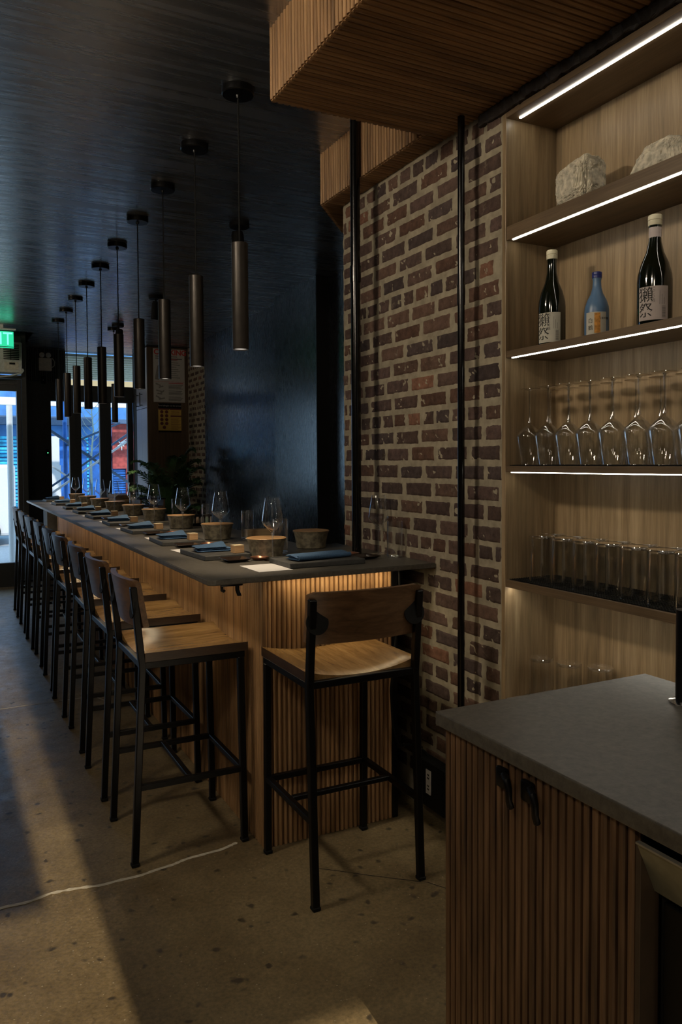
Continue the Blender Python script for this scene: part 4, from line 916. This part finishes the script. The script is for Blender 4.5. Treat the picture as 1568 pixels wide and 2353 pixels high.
# bottles ------------------------------------------------------------
def bend(me, R, ang0, z0=0, off=.0006):
    for v in me.vertices:
        x, y, z = v.co; a = ang0 + x / R; r_ = R + off + z; v.co = (r_ * math.cos(a), r_ * math.sin(a), z0 + y)
    return me
def wrap(R, a0, a1, z0, z1, mat, name, parent, th=.0004):
    b_ = B(); n = 24; A = []
    for i in range(n + 1):
        a = a0 + (a1 - a0) * i / n; A.append([b_.verts.new(((R + t) * math.cos(a), (R + t) * math.sin(a), z)) for t, z in ((0, z0), (th, z0), (th, z1), (0, z1))])
    for p, q in zip(A, A[1:]):
        for k in range(4): b_.faces.new((p[k], p[(k + 1) % 4], q[(k + 1) % 4], q[k]))
    b_.faces.new(A[0]); b_.faces.new(A[-1][::-1]); return mesh(name, b_, mat, parent, True)
M_gl_dark = plain('dark_green_bottle_glass', (.004, .006, .003), .06, nz=.1, spec=.9)
M_gl_blue = plain('frosted_blue_glass', (.075, .15, .27), .35, nz=.08, spec=.5)
M_lab = plain('cream_label', (.46, .44, .37), .7, nz=.04); M_lab2 = plain('pinkish_label', (.42, .36, .34), .7, nz=.04)
M_ink = plain('black_ink', (.01, .01, .01), .8); M_ink2 = plain('grey_ink', (.14, .13, .12), .8); M_cap = plain('cream_cap', (.46, .42, .29), .45); M_cap2 = plain('bluecap', (.012, .022, .16), .35)
M_orange = plain('orange_print', (.45, .20, .03), .7, nz=.3, sc_=80)
def bottle(label, y, R, H, glass, capm, labm, lz0, lz1, kind, face):
    t = thing('sake_bottle', label, 'bottle', (2.045, y, 1.9622))
    nr = R * .33
    b_ = B(); lathe(b_, [(0, .004), (R * .8, 0), (R * .97, .003), (R, .012), (R, H * .40), (R * .97, H * .46), (R * .80, H * .56), (R * .52, H * .66), (nr * 1.12, H * .76), (nr, H * .86), (nr * 1.12, H * .90), (nr * 1.12, H * .93), (0, H * .93)], 48); mesh('glass_body', b_, glass, t, True)
    b_ = B(); lathe(b_, [(nr * 1.0, H * .905), (nr * 1.22, H * .905), (nr * 1.24, H * .945), (nr * 1.16, H * .95), (nr * 1.24, H * .955), (nr * 1.24, H * .992), (nr * 1.1, H), (0, H)], 32); mesh('cap', b_, capm, t, True)
    half = .9
    wrap(R, face - half, face + half, lz0, lz1, labm, 'label_paper', t)
    def txt(body, size, dx, zc, mat, sp_=1):
        me = bend(textmesh(body, size, 'CENTER', .0002, sp_, 0), R, face + dx / R, zc); return link('lettering', me, mat, t)
    hgt = lz1 - lz0
    if kind in ('a', 'c'):
        txt('獺', hgt * .48, -R * .42, lz1 - hgt * .27, M_ink); txt('祭', hgt * .46, -R * .42, lz0 + hgt * .27, M_ink)
        side = '純米大吟醸' if kind == 'a' else 'にごり酒'
        for k, ch in enumerate(side): txt(ch, hgt * .12, R * .03, lz1 - hgt * (.09 + .115 * k), M_ink2)
        b2 = B()
        for k in range(3): box(b2, R * (.38 + .13 * k), R * (.40 + .13 * k), hgt * .45, hgt * (.85 - .1 * k), 0, .0003)
        for k in range(14): box(b2, R * .52, R * .74, hgt * (.06 + .025 * k), hgt * (.06 + .025 * k + (.016 if k % 3 else .009)), 0, .0003)
        me = bpy.data.meshes.new('barcode'); b2.to_mesh(me); b2.free(); bend(me, R, face, lz0); link('barcode', me, M_ink2, t)
    else:
        b2 = B(); box(b2, -R * .12, R * .36, hgt * .04, hgt * .96, 0, .0003); bmesh.ops.subdivide_edges(b2, edges=b2.edges[:], cuts=4, use_grid_fill=True); me = bpy.data.meshes.new('picture'); b2.to_mesh(me); b2.free(); bend(me, R, face, lz0); link('picture_panel', me, M_orange, t)
        txt('白', hgt * .24, -R * .45, lz1 - hgt * .40, M_ink); txt('鶴', hgt * .24, -R * .45, lz0 + hgt * .28, M_ink)
        txt('純米吟醸', hgt * .13, R * .66, lz1 - hgt * .3, M_ink)
    if kind == 'c': wrap(nr * 1.06, 0, 2 * PI - .001, H * .76, H * .905, M_lab2, 'neck_wrap', t)
    return t
FA = math.radians(222)
bottle('dark sake bottle with cream cap and black brushed label, left on the middle shelf', 2.262, .0505, .356, M_gl_dark, M_cap, M_lab, .008, .118, 'a', FA - .14)
bottle('frosted blue sake bottle with blue cap on the middle shelf', 2.035, .0415, .226, M_gl_blue, M_cap2, M_lab, .006, .082, 'b', FA - .02)
bottle('tall dark sake bottle with white neck wrap and pinkish label, right on the middle shelf', 1.786, .054, .352, M_gl_dark, M_cap, M_lab2, .012, .118, 'c', FA - .12)

# ------------------------------------------------------------------ island
isl = thing('island_cabinet', 'dark fluted wood service island in the right foreground', 'cabinet', (1.068, .35, ZF)); HI = .984
bm = B(); box(bm, .012, .68, .62, 1.195, 0, HI); box(bm, .30, .68, -.35, .62, 0, HI); mesh('carcass', bm, M_blackm, isl)
bm = B(); flutes(bm, (0.007, .612, 0), (0, 1, 0), (0, 0, 1), (-1, 0, 0), .588, HI + .004, .0218, .010); mesh('fluted_front', bm, M_flute_isl, isl)
bm = B(); flutes(bm, (.012, 1.196, 0), (1, 0, 0), (0, 0, 1), (0, 1, 0), .66, HI + .004, .0218, .009); mesh('fluted_end', bm, M_flute_isl, isl)
bm = B(); box(bm, -.002, .045, .600, .611, 0, .96, .001); mesh('side_panel', bm, plain('brown_side', (.05, .032, .018), .6), isl)
bm = B(); box(bm, 1.055, 1.775, -.1, 1.572, .886, .92, .003); tag(mesh('island_worktop', bm, M_slab), 'dark stone top of the service island in the right foreground', 'worktop')
fg = thing('undercounter_fridge', 'black undercounter fridge with a steel apron beside the fluted island front', 'fridge', (1.10, .0, 0))
bm = B(); box(bm, .012, .24, -.1, .945, ZF, .77, .003); mesh('body', bm, M_blackm, fg)
bm = B(); box(bm, 0.0, .012, .02, .93, .05, .76, .003); mesh('door', bm, plain('fridge_glass', (.003, .003, .003), .4, spec=.2), fg)
bm = B()
V = [bm.verts.new(p) for p in [(-.045, -.1, .866), (-.045, .949, .866), (0, .949, .77), (0, -.1, .77), (-.040, -.1, .868), (-.040, .949, .868), (.01, .949, .77), (.01, -.1, .77)]]
for f_ in [(0, 1, 2, 3), (4, 7, 6, 5), (0, 4, 5, 1), (2, 6, 7, 3), (1, 5, 6, 2), (0, 3, 7, 4)]: bm.faces.new([V[k] for k in f_])
mesh('steel_apron', bm, plain('brushed_apron', (.22, .22, .17), .4, .6), fg)
bm = B(); box(bm, -.048, -.038, -.1, .949, .866, .8695); mesh('apron_lip', bm, plain('lip', (.35, .33, .28), .35, .6), fg)
for i, (y, lab) in enumerate(((1.318, 'black bag hook on the fluted island front, the left one'), (1.236, 'black bag hook on the fluted island front, the right one'))):
    h = thing('bag_hook', lab, 'hook', (1.067, y, .845), group='bag hooks on the island')
    b_ = B(); box(b_, -.014, 0, -.016, .020, -.022, .024, .006); mesh('plate', b_, M_black, h, True)
    b_ = B(); tube(b_, [(-.008, -.004, .008), (-.018, -.020, .013), (-.024, -.034, .010), (-.026, -.042, -.004), (-.026, -.043, -.03), (-.020, -.042, -.045)], .0075, 10); mesh('hook_arm', b_, M_black, h, True)
fc = thing('faucet', 'tall black faucet on the island top at the right edge', 'faucet', (1.650, 1.327, .9205))
bm = B(); lathe(bm, [(0, 0), (.045, 0), (.045, .003), (.03, .006), (0, .006)], 28); mesh('base_ring', bm, M_chrome, fc, True)
bm = B(); tube(bm, [(0, 0, .004), (0, 0, .235)], .029, 24); mesh('body', bm, M_black, fc, True)
bm = B(); tube(bm, [(0, 0, .22), (.02, -.03, .26), (.06, -.09, .27), (.09, -.13, .24)], .012, 12); mesh('spout', bm, M_black, fc, True)

# ------------------------------------------------------------------ lighting
def area(name, loc, tgt, sx, sy, e, col, spread=180):
    o = lamp('AREA', name, loc, e, col); o.data.shape = 'RECTANGLE'; o.data.size = sx; o.data.size_y = sy; o.data.spread = math.radians(spread)
    aim(o, tgt); return o
# unseen fill-light fixtures added on the ceiling left of and behind the camera
for i, (p, tg_, e) in enumerate([((-.95, .5, 3.12), (1.5, 2.0, 2.4), 75), ((-.95, 2.6, 3.12), (1.97, 3.2, 2.1), 185), ((-.95, -.6, 3.12), (1.2, 1.2, 1.6), 30), ((-.95, 7.6, 3.12), (2.6, 11.2, 2.3), 125)]):
    t = thing('fill_light', 'unseen black fill light added on the ceiling left of the camera, %s' % ['beside the camera', 'level with the bar corner', 'behind the camera', 'far along the room'][i], 'spotlight', (p[0], p[1], CE))
    b_ = B(); box(b_, -.11, .11, -.11, .11, -.05, 0, .004); mesh('housing', b_, M_blackm, t)
    o = lamp('SPOT', 'lamp', (p[0], p[1], CE - .075), e, (1, .85, .65), spot_size=math.radians(110), spot_blend=.8, shadow_soft_size=.2); aim(o, tg_)
    mw = o.rotation_euler.copy(); o.parent = t; o.location = (0, 0, -.075); o.rotation_euler = mw
# strip lights under the bar top; the long front one is added
o = area('strip_lamp', (1.50, 2.972, 1.040), (1.50, 3.03, .45), .56, .012, .75, (1, .80, .48)); 
o = area('strip_lamp', (.935, 6.5, 1.042), (1.172, 6.5, .62), 6.9, .012, 9, (1, .80, .52))  # added to brighten the long fluted front
# unseen spot added behind the rear partition to throw the floor patches
o = lamp('SPOT', 'floor_patch_lamp', (.459, -10, 4.397), 13000, (1, .82, .58), spot_size=math.radians(50), spot_blend=.3, shadow_soft_size=.055); aim(o, (.4, 1.5, .0))
# daylight on the street
s = lamp('SUN', 'sun', (0, 30, 20), 4.0, (1, .97, .92), angle=math.radians(1)); s.rotation_euler = (math.radians(52), 0, math.radians(-14))
w = bpy.data.worlds.new('World'); sc.world = w; w.use_nodes = True
nt_ = w.node_tree; bg = nt_.nodes['Background']; bg.inputs[0].default_value = (.46, .72, 1, 1); bg.inputs[1].default_value = 2.4

# ------------------------------------------------------------------ camera
yaw, pit, rol = [math.radians(a) for a in (26.96, 2.11, -.32)]
fw = Vector((math.sin(yaw) * math.cos(pit), math.cos(yaw) * math.cos(pit), -math.sin(pit))); rt = Vector((math.cos(yaw), -math.sin(yaw), 0)); up = rt.cross(fw)
r2 = rt * math.cos(rol) + up * math.sin(rol); u2 = up * math.cos(rol) - rt * math.sin(rol)
cd = bpy.data.cameras.new('camera'); cam = bpy.data.objects.new('camera', cd); COL.objects.link(cam)
M = Matrix((r2, u2, -fw)).transposed().to_4x4(); M.translation = (0, 0, 1.53); cam.matrix_world = M
cd.sensor_fit = 'VERTICAL'; cd.sensor_height = 36; cd.lens = 1783.9 * 36 / 2353; cd.shift_y = -49 / 2353; cd.clip_start = .05; cd.clip_end = 200
sc.camera = cam
sc.view_settings.view_transform = 'Standard'; sc.view_settings.look = 'None'; sc.view_settings.gamma = 1; sc.view_settings.use_curve_mapping = False; sc.view_settings.exposure = 0
sc.cycles.use_denoising = True; sc.cycles.max_bounces = 10; sc.cycles.transparent_max_bounces = 40; sc.cycles.sample_clamp_indirect = 4

# drawing units -> metres, floor at zero
S = .81
for o in list(COL.objects):
    if o.parent is None:
        o.location = (o.location - Vector((0, 0, ZF))) * S
        if o.type not in {'CAMERA', 'LIGHT'}: o.scale = o.scale * S
for l in bpy.data.lights:
    if l.type != 'SUN': l.energy *= S * S
    if l.type == 'AREA': l.size *= S; l.size_y *= S
    if l.type == 'SPOT': l.shadow_soft_size *= S
